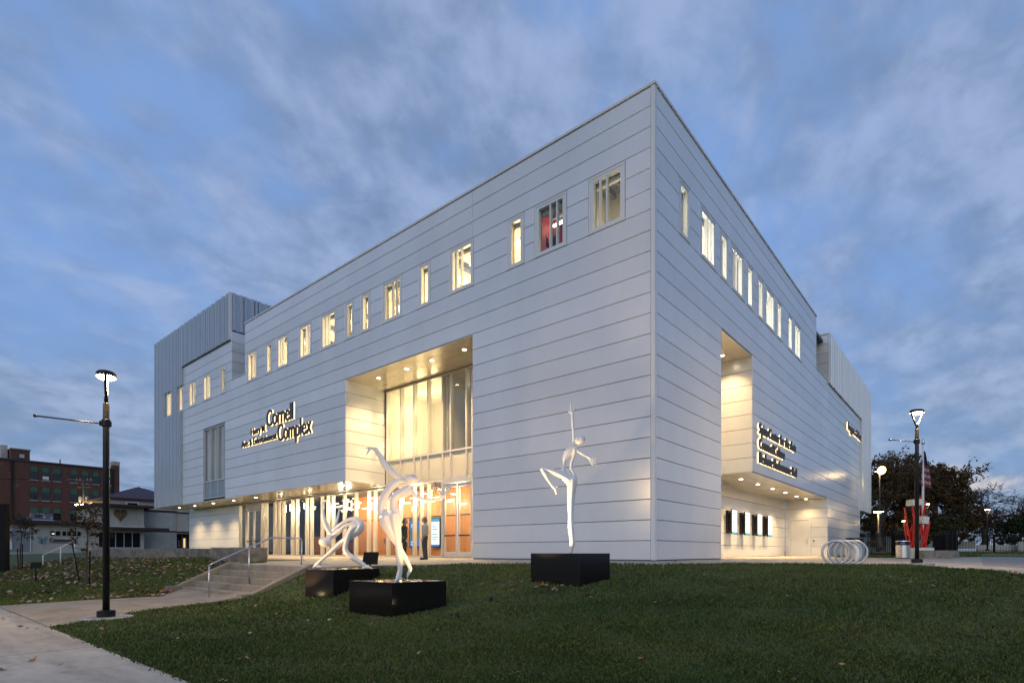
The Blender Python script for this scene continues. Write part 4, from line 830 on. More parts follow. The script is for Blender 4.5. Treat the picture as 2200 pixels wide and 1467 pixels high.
# ================================================================== ground lights for the sculptures
def ground_light(x, y, target, e, label, spot=R(60), col=(1, .72, .40), zo=0.0):
    z = Hs(x, y); t = thing('ground_light', label, 'light', (x, y, z), 0, 'floodlights on the lawn'); d = np.array(target) - np.array([x, y, z + .16]); d /= np.linalg.norm(d)
    c = np.array([x, y, z + .075 + zo]); mb = MB(); mb.tube([c - d * .06, c - d * .03, c + d * .02], [.022, .034, .034], 12, cap=False); mb.tube([c - d * .061, c - d * .058], .022, 12); mb.build('housing', M['black'], t)
    mb = MB(); mb.tube([c - d * .02, c - d * .016], .031, 12); mb.build('lens', M['lampglow'], t)
    mb = MB(); mb.tube([(x, y, z - .05), tuple(c - d * .07)], .012, 6); mb.build('stake', M['black'], t)
    fixp(t); l = lamp('flood_lamp', 'SPOT', c + d * .03, e, col, None, spot_size=spot, spot_blend=.5, shadow_soft_size=.02); aim(l, target); l.parent = t; l.matrix_parent_inverse = t.matrix_world.inverted()
q = a_(861, 1211, 14.6)
WARM = (1, .56, .22)
ground_light(q[0], q[1], (-1.9, -8.3, 1.3), 420, 'glaring floodlight on the grass behind the tall dancer', R(66), WARM, .10)
ground_light(.55, -9.1, (-1.75, -8.3, 1.5), 520, 'small floodlight right of the foremost plinth', R(46), WARM)
ground_light(-6.05, -10.5, (-4.75, -7.9, .75), 560, 'small floodlight in front of the bending dancer plinth', R(44), WARM)
ground_light(.25, -7.85, (.98, -6.0, 1.9), 900, 'small floodlight in front of the plinth by the wall', R(52), (1, .68, .40))
# ================================================================== steps, wall, rails
stp = thing('steps', 'five warm concrete steps with sloping side walls rising to the entrance terrace', 'steps', (-9.4, -8.5, -1))
zt = [-.14, -.31, -.485, -.66, -.83]
for i, z in enumerate(zt):
    y1 = -7.8 - .38 * i; mb = MB()
    if i == 0: mb.box((-11.85 + .03 * i, y1 - .01, -1.15), (-6.95, -7.6, z + .012))
    else: mb.box((-11.85, y1 - .02, -1.15), (-6.95, y1 + .40, z))
    o = mb.build('step', M['concreteb'], stp); bv = o.modifiers.new('b', 'BEVEL'); bv.width = .012; bv.segments = 2; make_mesh_mod(o)
for x0 in (-12.15, -6.92):
    mb = MB(); prof = [(-7.5, -.06), (-7.8, -.06), (-9.45, -.80), (-9.75, -.80), (-9.75, -1.2), (-7.5, -1.2)]
    vs = [(x0, y, z) for y, z in prof] + [(x0 + .27, y, z) for y, z in prof]; n = len(prof); fs = [tuple(range(n)), tuple(range(n, 2 * n))[::-1]] + [(i, n + i, n + (i + 1) % n, (i + 1) % n) for i in range(n)]
    mb.add(vs, fs); o = mb.build('side_wall', M['concreteb'], stp); bm = bmesh.new(); bm.from_mesh(o.data); bmesh.ops.recalc_face_normals(bm, faces=bm.faces); bm.to_mesh(o.data); bm.free()
fixp(stp)
def rail(P, r, m, label, posts, cat='handrail'):
    t = thing('handrail', label, cat, posts[0][0]); mb = MB(); mb.tube(catmull(P, 5) if len(P) < 0 else P, r, 10); mb.build('rail', M[m], t, True)
    for a, b in posts:
        mb = MB(); mb.tube([a, b], r * .95, 10); mb.build('post', M[m], t, True); mb = MB(); mb.lathe((a[0], a[1], a[2]), [(r * 2.6, 0), (r * 2.6, .012), (r * 1.2, .016)], 12); mb.build('base_plate', M[m], t)
    fixp(t)
xr = -8.72
rail([(xr - .02, -9.72, -.10), (xr, -9.66, -.045), (xr, -8.0, .70), (xr, -7.92, .72), (xr, -7.05, .72), (xr, -6.98, .70), (xr, -6.96, .64)], .024, 'steel', 'brushed steel handrail climbing the middle of the steps', [((xr - .02, -9.72, -1.0), (xr - .02, -9.72, -.10)), ((xr, -8.62, -.66), (xr, -8.62, .42)), ((xr, -6.96, -.14), (xr, -6.96, .64))])
p0 = at(92, 1214, 27); p1 = at(130, 1206, 27.5); z0 = Hs(p0[0], p0[1]); z1 = Hs(p1[0], p1[1])
t0 = at(92, 1192, 27); t1 = at(130, 1175.5, 27.5); t2 = at(160, 1160, 28.2)
rail([t0, t1, t2], .026, 'whitepaint', 'pale painted handrail on the far left bank', [((t0[0], t0[1], z0 - .05), t0), ((t1[0], t1[1], z1 - .05), t1), ((t2[0], t2[1], Hs(t2[0], t2[1]) - .05), t2)])
wl = thing('stone_wall', 'low wall of long rough limestone blocks above the leafy bank', 'wall', (-20, -6.5, 0))
def stoneblock(a, b, name='stone', parent=None, m='stone', amp=.025, cuts=3):
    bm = bmesh.new(); bmesh.ops.create_cube(bm, size=1.0); bmesh.ops.subdivide_edges(bm, edges=bm.edges[:], cuts=cuts, use_grid_fill=True)
    for v in bm.verts:
        v.co = Vector([a[i] + (v.co[i] + .5) * (b[i] - a[i]) for i in range(3)]); 
        if v.co.z < b[2] - .01: v.co += Vector([random.uniform(-amp, amp) for _ in range(3)])
        else: v.co.z += random.uniform(-amp, amp) * .3; v.co.y += random.uniform(-amp, amp) * .6
    me = bpy.data.meshes.new(name); bm.to_mesh(me); bm.free(); me.materials.append(M[m]); return link(name, me, parent)
xw = -15.75
for i in range(9):
    w = random.uniform(1.9, 2.4); stoneblock((xw - w + .02, -6.75, -.45), (xw, -6.3, .44 + random.uniform(-.015, .01)), 'stone', wl); xw -= w
fixp(wl)
sb = stoneblock((-15.55, -7.05, -.4), (-12.75, -6.1, .45), 'stone_block', None, 'stone', .035, 4); tag(sb, 'big pale limestone block at the head of the steps', 'block')
for (x, y, w, l) in ((7.45, 23.0, 1.9, 'long pale limestone seat block beside the red sculpture'), (9.0, 25.2, 1.3, 'shorter limestone seat block behind the long one')):
    pass
# ================================================================== street lamps
def street_lamp(name_loc, label, rot, hgt=4.86, arm=True, e=160, s=1.0, foot=True, yaw=0.0, group='tall black lamp posts with open heads'):
    x, y, z = name_loc; t = thing('street_lamp', label, 'street lamp', name_loc, rot, group)
    def put(mb, n, m, par=t, sm=True):
        o = mb.build(n, M[m], par, sm)
        if n in ('yoke_arm', 'head', 'lens'): o.rotation_euler = (0, 0, yaw); o.scale = (1.1, 1.1 if n == 'yoke_arm' else .80, 1)
        return o
    if foot: mb = MB(); mb.lathe((0, 0, 0), [(.46, -.25), (.46, -.005), (.44, .012)], 28); put(mb, 'footing', 'concrete', t, False)
    mb = MB(); mb.lathe((0, 0, 0), [(.155, .013), (.155, .13), (.10, .145), (.062, .146)], 20); put(mb, 'base_cover', 'black', t, False)
    mb = MB(); mb.lathe((0, 0, 0), [(.060, .14), (.054, hgt - .62), (.045, hgt - .60)], 16); put(mb, 'pole', 'black')
    mb = MB(); mb.lathe((0, 0, hgt - .60), [(.035, 0), (.035, .16), (.02, .17)], 12)
    put(mb, 'neck', 'black')
    for sx in (-1, 1):
        mb = MB(); mb.obox((sx * .018, -.022, hgt - .50), (sx * .028, 0, 0), (0, .044, 0), (sx * .185, 0, .42)); put(mb, 'yoke_arm', 'black', t, False)
    mb = MB(); mb.lathe((0, 0, hgt - .10), [(.16, .05), (.205, .03), (.21, .0), (.21, .075), (.18, .10), (.05, .115)], 24); put(mb, 'head', 'black', t, False)
    mb = MB(); mb.lathe((0, 0, hgt - .105), [(.04, -.035), (.13, -.025), (.185, .0), (.19, .04)], 20); put(mb, 'lens', 'lampglow')
    if arm:
        za = hgt - 1.0; mb = MB(); mb.tube([(-.05, 0, za - .02), (-1.06, 0, za)], .014, 8); mb.tube([(-1.05, 0, za), (-1.10, 0, za)], .028, 8); put(mb, 'banner_arm', 'black')
        mb = MB(); mb.lathe((0, 0, za - .08), [(.068, 0), (.075, .01), (.075, .14), (.068, .15)], 14); mb.box((-.11, -.03, za - .06), (.09, .03, za + .03)); put(mb, 'clamp', 'black', t, False)
    l = lamp('street_light', 'POINT', (0, 0, hgt - .22), e, (1, .66, .30), t, shadow_soft_size=.10)
    return t
CR = R(40.19)
g = Hs(-5.46, -12.9); street_lamp((-5.46, -12.9, -1.0), 'black lamp post beside the sidewalk corner, lit, in the left foreground', CR + R(33), 4.84, e=650, yaw=R(90))
g = zp(6.23, 5.72); street_lamp((6.23, 5.72, -.07), 'black lamp post in front of the red sculpture, lit, on the right', CR + R(14), 4.88, e=650)
def simple_lamp(px, pyb, pyt, d, label, e=60, kind='v'):
    b = at(px, pyb, d); h = (pyb - pyt) / 1188.5 * d
    if kind == 'v': return street_lamp(tuple(b), label, CR + R(random.uniform(-20, 20)), h, True, e, foot=False)
    t = thing('street_lamp', label, 'street lamp', tuple(b), 0, 'plain pole lamps beyond the fence'); mb = MB(); mb.lathe((0, 0, 0), [(.13, 0), (.13, .15), (.07, .16), (.06, h)], 12); mb.build('pole', M['black'], t, True)
    mb = MB(); mb.box((-.35, -.16, h), (.35, .16, h + .09)); mb.build('head', M['black'], t); mb = MB(); mb.box((-.28, -.14, h - .03), (.28, .14, h - .002)); mb.build('lens', M['lampglow'], t)
    if 'lamp glaring beside' in label: mb = MB(); mb.tube([tuple(-FW * .20 + UP * (h + .05)), tuple(-FW * .26 + UP * (h + .03))], .33, 18); mb.build('glare_disc', emis('glare_glow', (1, .70, .30), 5), t)  # glowing disc added to imitate the bloom round this lamp
    lamp('street_light', 'POINT', (0, 0, h - .2), e, (1, .66, .30), t, shadow_soft_size=.12); return t
simple_lamp(1890, 1178, 1012, 44, 'tall pole lamp glaring beside the corrugated wing and the big oak', 45, 'p')
simple_lamp(1887, 1184, 1099, 40, 'shorter pole lamp beneath the glaring tall one', 120, 'p')
simple_lamp(1941, 1186, 1117, 62, 'small distant lamp left of the red sculpture', 60); simple_lamp(1991, 1186, 1080, 46, 'lamp just right of the red sculpture, by the flagpole', 80); simple_lamp(2121, 1183, 1092, 50, 'lamp beyond the fence in front of the bare tree', 100)
# ================================================================== rings, bins, red sculpture
rk = thing('bike_rack', 'spiral of four steel rings standing at the lawn edge', 'bike rack', (4.5, 3.7, -.1))
for i in range(4):
    c = np.array([4.33 + i * .145, 3.56 + i * .13, zp(4.4, 3.7) + .36]); nrm = FW * .93 + RT * .36; nrm /= np.linalg.norm(nrm); u = np.cross(nrm, UP); u /= np.linalg.norm(u)
    P = [c + .36 * (u * math.cos(q) + UP * math.sin(q)) for q in np.linspace(0, 2 * math.pi, 49)]; mb = MB(); mb.tube(P, .036, 10, cap=False); mb.build('ring', M['steel'], rk, True)
    if i < 3: mb = MB(); mb.tube([c + .36 * -UP, c + .36 * -UP + np.array([.145, .13, 0])], .02, 6); mb.build('foot_bar', M['steel'], rk)
fixp(rk)
def litter_bin(x, y, label, h=.93, r=.32, blue=False):
    z = zp(x, y); t = thing('litter_bin', label, 'bin', (x, y, z), 0, 'round steel litter bins')
    mb = MB(); mb.lathe((0, 0, 0), [(r * .94, 0), (r * .94, .04)], 28); mb.build('base', M['black'], t)
    mb = MB(); mb.lathe((0, 0, 0), [(r, .04), (r, h * .74)], 32); mb.build('body', M['steelv'], t, False)
    mb = MB(); mb.lathe((0, 0, 0), [(r * .97, h * .74), (r * .97, h * .94)], 28); mb.build('hood', M['black'], t)
    mb = MB(); mb.lathe((0, 0, 0), [(r * 1.02, h * .94), (r * 1.0, h * .98), (r * .5, h), (.02, h * 1.005)], 28); mb.build('lid', M['letter' if not blue else 'steel'], t)
    d = (CAM - np.array([x, y, 0])); d[2] = 0; d /= np.linalg.norm(d); s = np.cross(d, UP)
    mb = MB(); mb.obox(d * (r * .955) - s * .1 + UP * h * .79, s * .2, d * .025, UP * h * .09); mb.build('opening', mat('bin_blue', (.03, .12, .5), .4) if blue else M['whitepaint'], t)
litter_bin(4.05, 9.0, 'steel litter bin standing behind the ring bike rack'); litter_bin(4.72, 18.9, 'steel litter bin with a blue opening beside the red sculpture', .93, .31, True)
c = at(1969, 1200, 31); bz = -.08
rs = thing('red_sculpture', 'abstract sculpture of crossed red beams holding white boxes on a pale square base', 'sculpture', (c[0], c[1], bz))
mb = MB(); mb.obox(np.array([c[0], c[1], bz]) - RT * .56 - FW * .56, RT * 1.12, FW * 1.12, UP * .60); mb.build('base', M['pale'], rs)
def beam(x0, z0, x1, z1, w=.10, dv=0.0, dv1=None): 
    dv1 = dv if dv1 is None else dv1; k = 31 / 1188.5; a = c + RT * (x0 - 1969) * k + FW * dv; b = c + RT * (x1 - 1969) * k + FW * dv1; a[2] = .291 + (1185 - z0) * k; b[2] = .291 + (1185 - z1) * k; d = b - a; s = np.cross(FW, d); s /= np.linalg.norm(s)
    mb = MB(); w *= .62; mb.obox(a - s * w / 2 - FW * .04, s * w, FW * .08, d); mb.build('beam', M['red'], rs)
for q in ((1960, 1177, 1946, 1089, .09, .1), (1957, 1175, 1949, 1122, .08, .25), (1966, 1176, 1958, 1087, .10, -.1), (1962, 1178, 1974, 1108, .10, .2), (1958, 1178, 1969, 1125, .12, .3), (1972, 1177, 1982, 1065, .08, .15), (1978, 1178, 1998, 1075, .09, .3), (1984, 1178, 1990, 1105, .13, 0), (1980, 1178, 1991, 1120, .14, -.2), (1970, 1178, 1986, 1120, .15, -.3), (1983, 1178, 1972, 1128, .14, -.25), (1956, 1178, 1972, 1130, .13, -.3), (1953, 1177, 1966, 1148, .12, -.1), (1962, 1150, 1955, 1107, .09, .4), (1985, 1150, 1986, 1106, .12, .35), (1966, 1178, 1966, 1135, .13, .1), (1976, 1178, 1978, 1130, .16, .2)): beam(*q)
def wbox(px, py, w, h, dv, tilt): k = 31 / 1188.5; o = c + RT * (px - 1969) * k + FW * dv; o[2] = .291 + (1185 - py) * k; r = RT * math.cos(tilt) + UP * math.sin(tilt); q = UP * math.cos(tilt) - RT * math.sin(tilt); mb = MB(); mb.obox(o, r * w, FW * .5, q * h); mb.build('white_box', M['pale'], rs)
wbox(1958, 1086, .58, .34, -.1, .08); wbox(1972, 1124, .34, .40, -.35, -.15)
fixp(rs)
l = lamp('sculpture_flood', 'SPOT', np.array([c[0], c[1], .02]) - FW * 1.5 - RT * .75, 130, (1, .84, .66), None, spot_size=R(62), spot_blend=.4, shadow_soft_size=.05); aim(l, (c[0], c[1], 1.5)); l.parent = rs; l.matrix_parent_inverse = rs.matrix_world.inverted()
for (px, py, d, w, h, lb) in ((2006, 1191, 29.5, .82, .42, 'long pale limestone seat block right of the red sculpture'), (2025, 1188, 31.5, .75, .42, 'second limestone seat block behind the long one')):
    p = at(px, py, d); z = Hs(p[0], p[1]); o = stoneblock((-w, -.3, -.1), (w, .3, .42), 'seat_block', None, 'stone', .012, 3); o.location = (p[0], p[1], z); o.rotation_euler = (0, 0, CR + .1); tag(o, lb, 'block', 'limestone seat blocks')
# flagpole and limp flag
fp = at(1983, 1192, 34); fz = Hs(fp[0], fp[1]); fh = (1192 - 950) / 1188.5 * 34
t = thing('flagpole', 'white flagpole behind the red sculpture', 'flagpole', (fp[0], fp[1], fz)); mb = MB(); mb.lathe((0, 0, 0), [(.085, 0), (.065, fh * .6), (.04, fh)], 14); mb.build('pole', M['whitepaint'], t, True)
mb = MB(); mb.lathe((0, 0, fh), [(.05, 0), (.11, .06), (.06, .16), (.09, .24), (.02, .34)], 12); mb.build('finial', M['steel'], t, True)
fl = thing('flag', 'limp dark blue, red and white flag hanging at the top of the pole', 'flag', (fp[0], fp[1], fz + fh - .3))
def flagpart(z0, z1, w0, w1, m, name, ph=0, off=.06):
    n = 16; V = []; F2 = []
    for j in range(7):
        t_ = j / 6; z = z0 + (z1 - z0) * t_; w = w0 + (w1 - w0) * t_
        for i in range(n): s = i / (n - 1); V.append((off + (s - .35) * w, .07 * math.sin(s * 15 + ph + z * 1.3), z - .12 * s * s))
    for j in range(6):
        for i in range(n - 1): a = j * n + i; F2.append((a, a + 1, a + n + 1, a + n))
    mb = MB(); mb.add(V, F2); o = mb.build(name, m, fl, True); sd_ = o.modifiers.new('s', 'SOLIDIFY'); sd_.thickness = .012; make_mesh_mod(o)
navy = mat('flag_blue', (.01, .016, .06), .8); fr_ = mat('flag_red', (.16, .03, .045), .8); fw_ = mat('flag_white', (.30, .25, .28), .8)
flagpart(-.1, -.95, .10, .42, navy, 'union')
for k in range(7): flagpart(-.95 - k * .19, -.95 - (k + 1) * .19, .42 + .05 * k - (.06 * max(0, k - 4)), .42 + .05 * (k + 1) - (.06 * max(0, k - 3)), fr_ if k % 2 == 0 else fw_, 'stripe')
fl.rotation_euler = (0, 0, CR)
# ================================================================== fences on the right
def fence(a, b, h, label, post_every=2.4, pick=.11):
    a = np.array(a, float); b = np.array(b, float); L_ = np.linalg.norm((b - a)[:2]); u = (b - a) / L_; t = thing('fence', label, 'fence', tuple(a), 0, 'black picket fences'); s = np.array([-u[1], u[0], 0])
    n = max(1, int(round(L_ / post_every)))
    for i in range(n + 1): p = a + u * (L_ * i / n); mb = MB(); mb.obox(p - u * .05 - s * .05 - UP * .2, u * .10, s * .10, UP * (h + .26)); mb.build('post', M['fence'], t)
    for z in (.14, h - .16, h - .02): mb = MB(); mb.obox(a - s * .016 + UP * z, u * L_, s * .036, UP * .055); mb.build('rail', M['fence'], t)
    base = MB(); base.box((-.013, -.013, .05), (.013, .013, h)); me = base.mesh('picket', M['fence'])
    for k in range(int(L_ / pick)):
        p = a + u * (pick * (k + .5)); o = bpy.data.objects.new('picket', me); COL.objects.link(o); o.location = p; o.parent = t
    bpy.context.view_layer.update()
    for ch in t.children: ch.matrix_parent_inverse = t.matrix_world.inverted()
    return t
def P3(px, py, d): return at(px, py, d)
fence(P3(1849, 1194, 37.5), P3(1917, 1194, 37.0), 1.5, 'black picket fence by the corrugated wing, behind the bins'); fence(P3(1919, 1194, 36.9), P3(1958, 1196.5, 31.5), 1.55, 'black picket fence return running towards the red sculpture')
fence(P3(2009, 1186, 45), P3(2033, 1190.5, 36), 1.5, 'black picket fence return right of the seat blocks'); fence(P3(2034, 1190.5, 36), P3(2053, 1189, 37), 1.5, 'short gate-like fence section at the driveway edge', 1.0, .07); fence(P3(2056, 1186.5, 47), P3(2216, 1187, 47), 1.5, 'long black picket fence in front of the bare tree', 2.9, .13)
# low walls beyond
for (x0, x1, yt, yb, d, lb) in ((2102, 2188, 1170, 1181, 58, 'long low white wall beyond the far fence'), (2190, 2230, 1163, 1184, 57, 'taller white wall end at the right edge'), (2052, 2096, 1162, 1173, 80, 'dim stone wall beyond the lawn left of the bare tree')):
    a = at(x0, yb, d); b = at(x1, yb, d); mb = MB(); mb.obox(a - UP * .4, b - a, FW * .25, UP * ((yb - yt) / 1188.5 * d + .4)); o = mb.build('low_wall', M['stucco']); tag(o, lb, 'wall')
for (x0, x1, yt, d, lb) in ((1862, 1935, 1118, 85, 'dim grey stone building under the big oak'), (2000, 2052, 1140, 95, 'low dark building behind the fence right of the oak')):
    a = at(x0, 1184, d); b = at(x1, 1184, d); h = (1184 - yt) / 1188.5 * d; t = thing('stone_building', lb, 'building', tuple(a))
    mb = MB(); mb.obox(a, b - a, FW * 6, UP * h); mb.build('wall', M['stucco'], t); mb = MB(); mb.obox(a - RT * .3 - FW * .3 + UP * h, (b - a) + RT * .6, FW * 6.6, UP * .3); mb.build('roof', M['letter'], t)
    for k in range(3): o = a + (b - a) * (.12 + .3 * k) - FW * .03 + UP * h * .15; mb = MB(); mb.obox(o, (b - a) * .13, FW * .04, UP * h * .55); mb.build('window', M['darkglass'], t)
    fixp(t)
# ================================================================== buildings on the left (facades parallel to the right face of the arts centre)
class Far:                        # facade on the plane x = X; measured on x = X0 and pushed back along the lines of sight by k
    def __init__(s, X0, k): s.k = k; s.X0 = X0
    def P(s, y, z, n=0):
        q = CAM + (np.array([s.X0, y, z]) - CAM) * s.k; return q + np.array([n, 0, 0])
    def box(s, mb, y0, y1, z0, z1, n0, n1): a = s.P(y0, z0); b = s.P(y1, z1); mb.box((a[0] + n0, a[1], a[2]), (a[0] + n1, b[1], b[2])); return mb
    def part(s, name, y0, y1, z0, z1, n0, n1, m, par): return s.box(MB(), y0, y1, z0, z1, n0, n1).build(name, M[m], par)
K = Far(-62, 1.26)
cb = thing('community_building', 'low grey stucco building with maroon eaves, a heart emblem and a butterfly sign', 'building', K.P(-1, .3))
K.part('wall', -8.5, .04, -.2, 3.0, -12, 0, 'stucco', cb); K.part('roof_edge', -9.0, .2, 3.0, 3.33, -12.5, .9, 'maroon', cb)
K.part('wall', .041, 4.16, -.2, 5.05, -11, -.02, 'stucco', cb); K.part('roof_edge', -.5, 4.98, 5.05, 5.30, -12, 1.3, 'maroon', cb)
K.part('canopy', -.1, 6.27, 2.64, 2.90, 0, 1.4, 'maroon', cb); K.part('ledge', -.02, 4.2, 2.90, 3.0, 0, .25, 'whitepaint', cb)
K.part('wall', 4.17, 7.78, -.2, 5.0, -12, -1.5, 'stucco', cb); K.part('roof_edge', 4.17, 7.80, 4.80, 5.02, -12, -1.42, 'maroon', cb); K.part('trim_band', 4.17, 7.80, 2.55, 2.70, -2, -1.44, 'maroon', cb)
K.part('wall', 7.79, 9.66, 2.40, 4.85, -11, -1.3, 'stucco', cb); K.part('roof_edge', 7.79, 9.70, 4.72, 4.9, -11, -1.25, 'maroon', cb); K.part('trim_band', 7.79, 9.75, 2.50, 2.66, -4, -1.2, 'maroon', cb)
K.part('wall', 7.79, 9.85, -.2, 2.39, -10, -3.5, 'brick', cb)
for y in (8.45, 8.85): K.part('column', y, y + .10, 0, 2.4, -2.1, -1.9, 'hvac', cb)
o = K.part('awning', 8.9, 9.82, 2.0, 2.38, -3.4, -1.5, 'black', cb)
K.part('door', 8.98, 9.30, .3, 1.95, -3.49, -3.40, 'black', cb); o = K.box(MB(), 9.0, 9.28, .8, 1.9, -3.39, -3.36).build('lit_pane', emis('lit_door', (1, .62, .22), 1.1), cb)
for (a, b, z0, z1) in ((7.86, 8.30, .9, 1.65), (8.45, 8.62, .9, 1.65)):
    w = K.part('window', a, b, z0, z1, -3.49, -3.42, 'whitepaint', cb); K.part('pane', a + .05, b - .05, z0 + .06, z1 - .06, -3.42, -3.40, 'darkglass', w)
for a, b in ((.07, .86), (.90, 1.52), (1.56, 2.28), (2.32, 3.03), (3.07, 3.79)):
    w = K.part('window', a, b, .75, 2.38, -.04, .02, 'whitepaint', cb); K.part('pane', a + .02, b - .02, .78, 2.35, .021, .03, 'darkglass', w)
for a, b in ((-3.87, -3.05), (-2.94, -2.2), (-2.1, -1.4)):
    w = K.part('window', a, b, 1.86, 2.38, -.03, .05, 'stucco', cb)
    for i in range(2): K.part('pane', a + .04 + i * (b - a) / 2, a + (i + 1) * (b - a) / 2 - .03, 1.90, 2.34, .051, .06, 'darkglass', w)
o = K.box(MB(), -3.72, -3.52, 2.02, 2.14, .061, .07).build('lit_pane', emis('lit_win', (.75, 1, .9), 1.0), cb)
g = K.part('garage_door', -7.0, -5.35, .3, 2.30, .0, .04, 'ingrey', cb); K.part('door_frame', -7.08, -7.0, .3, 2.36, .0, .12, 'whitepaint', cb); K.part('door_frame', -5.35, -5.29, .3, 2.36, .0, .12, 'whitepaint', cb); K.part('door_frame', -7.08, -5.29, 2.30, 2.38, .0, .13, 'whitepaint', cb)
K.part('door_panel', -6.95, -6.65, .5, 1.55, .05, .12, 'pale', cb)
fixp(cb)
FK = Fr(K.P(0, 0), (0, 1, 0), (1, 0, 0))
def ky(y): return (K.P(y, 0) - FK.O)[1]
def kz(z): return (K.P(0, z) - FK.O)[2]
sg = thing('wall_sign', 'dark raised word Community underlined on the low stucco wall', 'sign', K.P(-3, 1.4, .1))
sign_line(sg, FK, 'Community', ky(-3.91), ky(-1.75), kz(1.29), .46, 'letter', False, .03, .09, .02)
mb = MB(); FK.box(mb, ky(-3.91), ky(-1.75), kz(1.17), kz(1.20), .02, .06); mb.build('underline', M['letter'], sg); fixp(sg)
# heart emblem with lettering
def outline(fr, pts, n0, n1, name, m, par):
    k = len(pts); vs = [fr.P(a, b, n0) for a, b in pts] + [fr.P(a, b, n1) for a, b in pts]; fs = [tuple(range(k))[::-1], tuple(range(k, 2 * k))] + [(i, (i + 1) % k, k + (i + 1) % k, k + i) for i in range(k)]
    mb = MB(); mb.add(vs, fs); return mb.build(name, m, par)
def heart(cx, cz, w, h, s):
    o = []
    for q in np.linspace(0, 2 * math.pi, 40, endpoint=False): x = 16 * math.sin(q) ** 3; y = 13 * math.cos(q) - 5 * math.cos(2 * q) - 2 * math.cos(3 * q) - math.cos(4 * q); o.append((cx + x / 32 * w * s, cz + (y + 2.5) / 29 * h * s))
    return o
hx, hz = ky(1.98), kz(4.13); hw, hh = ky(2.56) - ky(1.41), kz(4.71) - kz(3.43)
hm = thing('heart_emblem', 'dark blue heart emblem with gold edge and gold lettering on the stucco wall', 'sign', FK.P(hx, hz, .1))
gold = mat('gold_paint', (.33, .18, .035), .5); navy2 = mat('navy_paint', (.012, .02, .055), .5)
outline(FK, heart(hx, hz, hw, hh, 1.06), -.02, .04, 'rim', navy2, hm); outline(FK, heart(hx, hz, hw, hh, .98), .041, .06, 'gold_edge', gold, hm); outline(FK, heart(hx, hz, hw, hh, .88), .061, .075, 'field', navy2, hm)
M['gold'] = gold
for ch, x, zb, hgt in (('J', -.37, -.02, .42), ('O', -.21, -.20, .62), ('P', -.05, -.34, .66), ('L', .09, -.34, .66), ('I', .20, -.20, .60), ('N', .30, -.02, .42)):
    wd = .04 if ch == 'I' else .115
    sign_line(hm, FK, ch, hx + (x - .03) * hw, hx + (x - .03 + wd) * hw, hz + (zb - .02) * hh * .9, hgt * hh * .85, 'gold', False, .076, .09, .03, 'letter')
fixp(hm)
bf = thing('butterfly_sign', 'pale blue butterfly sign left of the word Community', 'sign', K.P(-4.5, 1.45, .1)); sky_b = mat('butterfly_blue', (.16, .30, .42), .5, 0, .15, 5)
bx, bz_ = ky(-4.5), kz(1.45); bw, bh = ky(-4.14) - ky(-4.88), kz(1.89) - kz(1.08)
for k, pts in enumerate(([(-.03, -.05), (-.12, .42), (-.38, .48), (-.48, .30), (-.36, .02)], [(-.03, -.10), (-.30, -.08), (-.36, -.28), (-.20, -.44), (-.06, -.30)], [(.05, -.08), (.18, .20), (.46, .48), (.55, .30), (.40, -.02)], [(.05, -.14), (.34, -.08), (.40, -.30), (.22, -.48), (.08, -.34)])):
    outline(FK, [(bx + a * bw, bz_ + b * bh) for a, b in pts], .03, .09, 'wing', sky_b, bf); outline(FK, [(bx + (a * .7 + .02) * bw, bz_ + b * .7 * bh) for a, b in pts], .091, .10, 'wing_inlay', M['gspandrel'], bf)
mb = MB(); mb.tube([FK.P(bx, bz_ - .4 * bh, .08), FK.P(bx + .03, bz_ + .15 * bh, .08)], .03, 6); mb.build('body', M['letter'], bf); fixp(bf)
hv = thing('rooftop_unit', 'grey rooftop air unit on the low stucco building', 'air unit', K.P(-4.3, 3.4)); K.part('cabinet', -5.05, -3.45, 3.45, 4.10, -3, -1.2, 'hvac', hv); K.part('base_frame', -5.1, -3.35, 3.34, 3.449, -3.1, -1.1, 'whitepaint', hv); K.part('grille', -4.85, -4.35, 3.7, 4.0, -1.19, -1.15, 'indark', hv)
for y in (-4.7, -4.45, -4.25): K.part('label', y, y + .09, 4.0, 4.06, -1.19, -1.17, 'whitepaint', hv)
K.part('hatch', -4.2, -4.05, 3.65, 3.8, -1.19, -1.16, 'whitepaint', hv); K.part('hatch', -3.62, -3.50, 3.6, 3.72, -1.19, -1.16, 'whitepaint', hv); fixp(hv)
hv = thing('rooftop_unit', 'small flat grey duct box left of the bigger rooftop unit', 'air unit', K.P(-5.6, 3.4)); K.part('cabinet', -6.1, -5.3, 3.36, 3.70, -3, -1.4, 'hvac', hv); fixp(hv)
# brick warehouse
Q = Far(-95, 1.3)
bb = thing('brick_warehouse', 'old red brick warehouse with arched green-shaded windows', 'building', Q.P(3, .3))
Q.part('wall', -22, 10.4, -.5, 13.15, -25, 0, 'brick', bb); Q.part('cornice', -22, 9.6, 13.0, 13.22, -.2, .25, 'letter', bb)
Q.part('chimney', 9.5, 10.4, 13.16, 14.3, -1.5, .05, 'brick', bb); Q.part('chimney_cap', 9.46, 10.44, 13.75, 14.34, -1.55, .10, 'stucco', bb)
Q.part('penthouse', -2.25, -.25, 13.16, 14.65, -5, -.3, 'brick', bb); Q.part('penthouse_roof', -2.35, -.15, 14.65, 14.8, -5.2, -.1, 'stucco', bb); Q.part('chimney', -3.1, -2.4, 13.16, 15.3, -4, -2.5, 'stucco', bb)
for y in (-2.3, 9.35): Q.part('downpipe', y, y + .25, .3, 13.0, .01, .2, 'black', bb)
Q.part('vent_pipe', 3.15, 3.27, 13.2, 13.9, -1, -.8, 'black', bb)
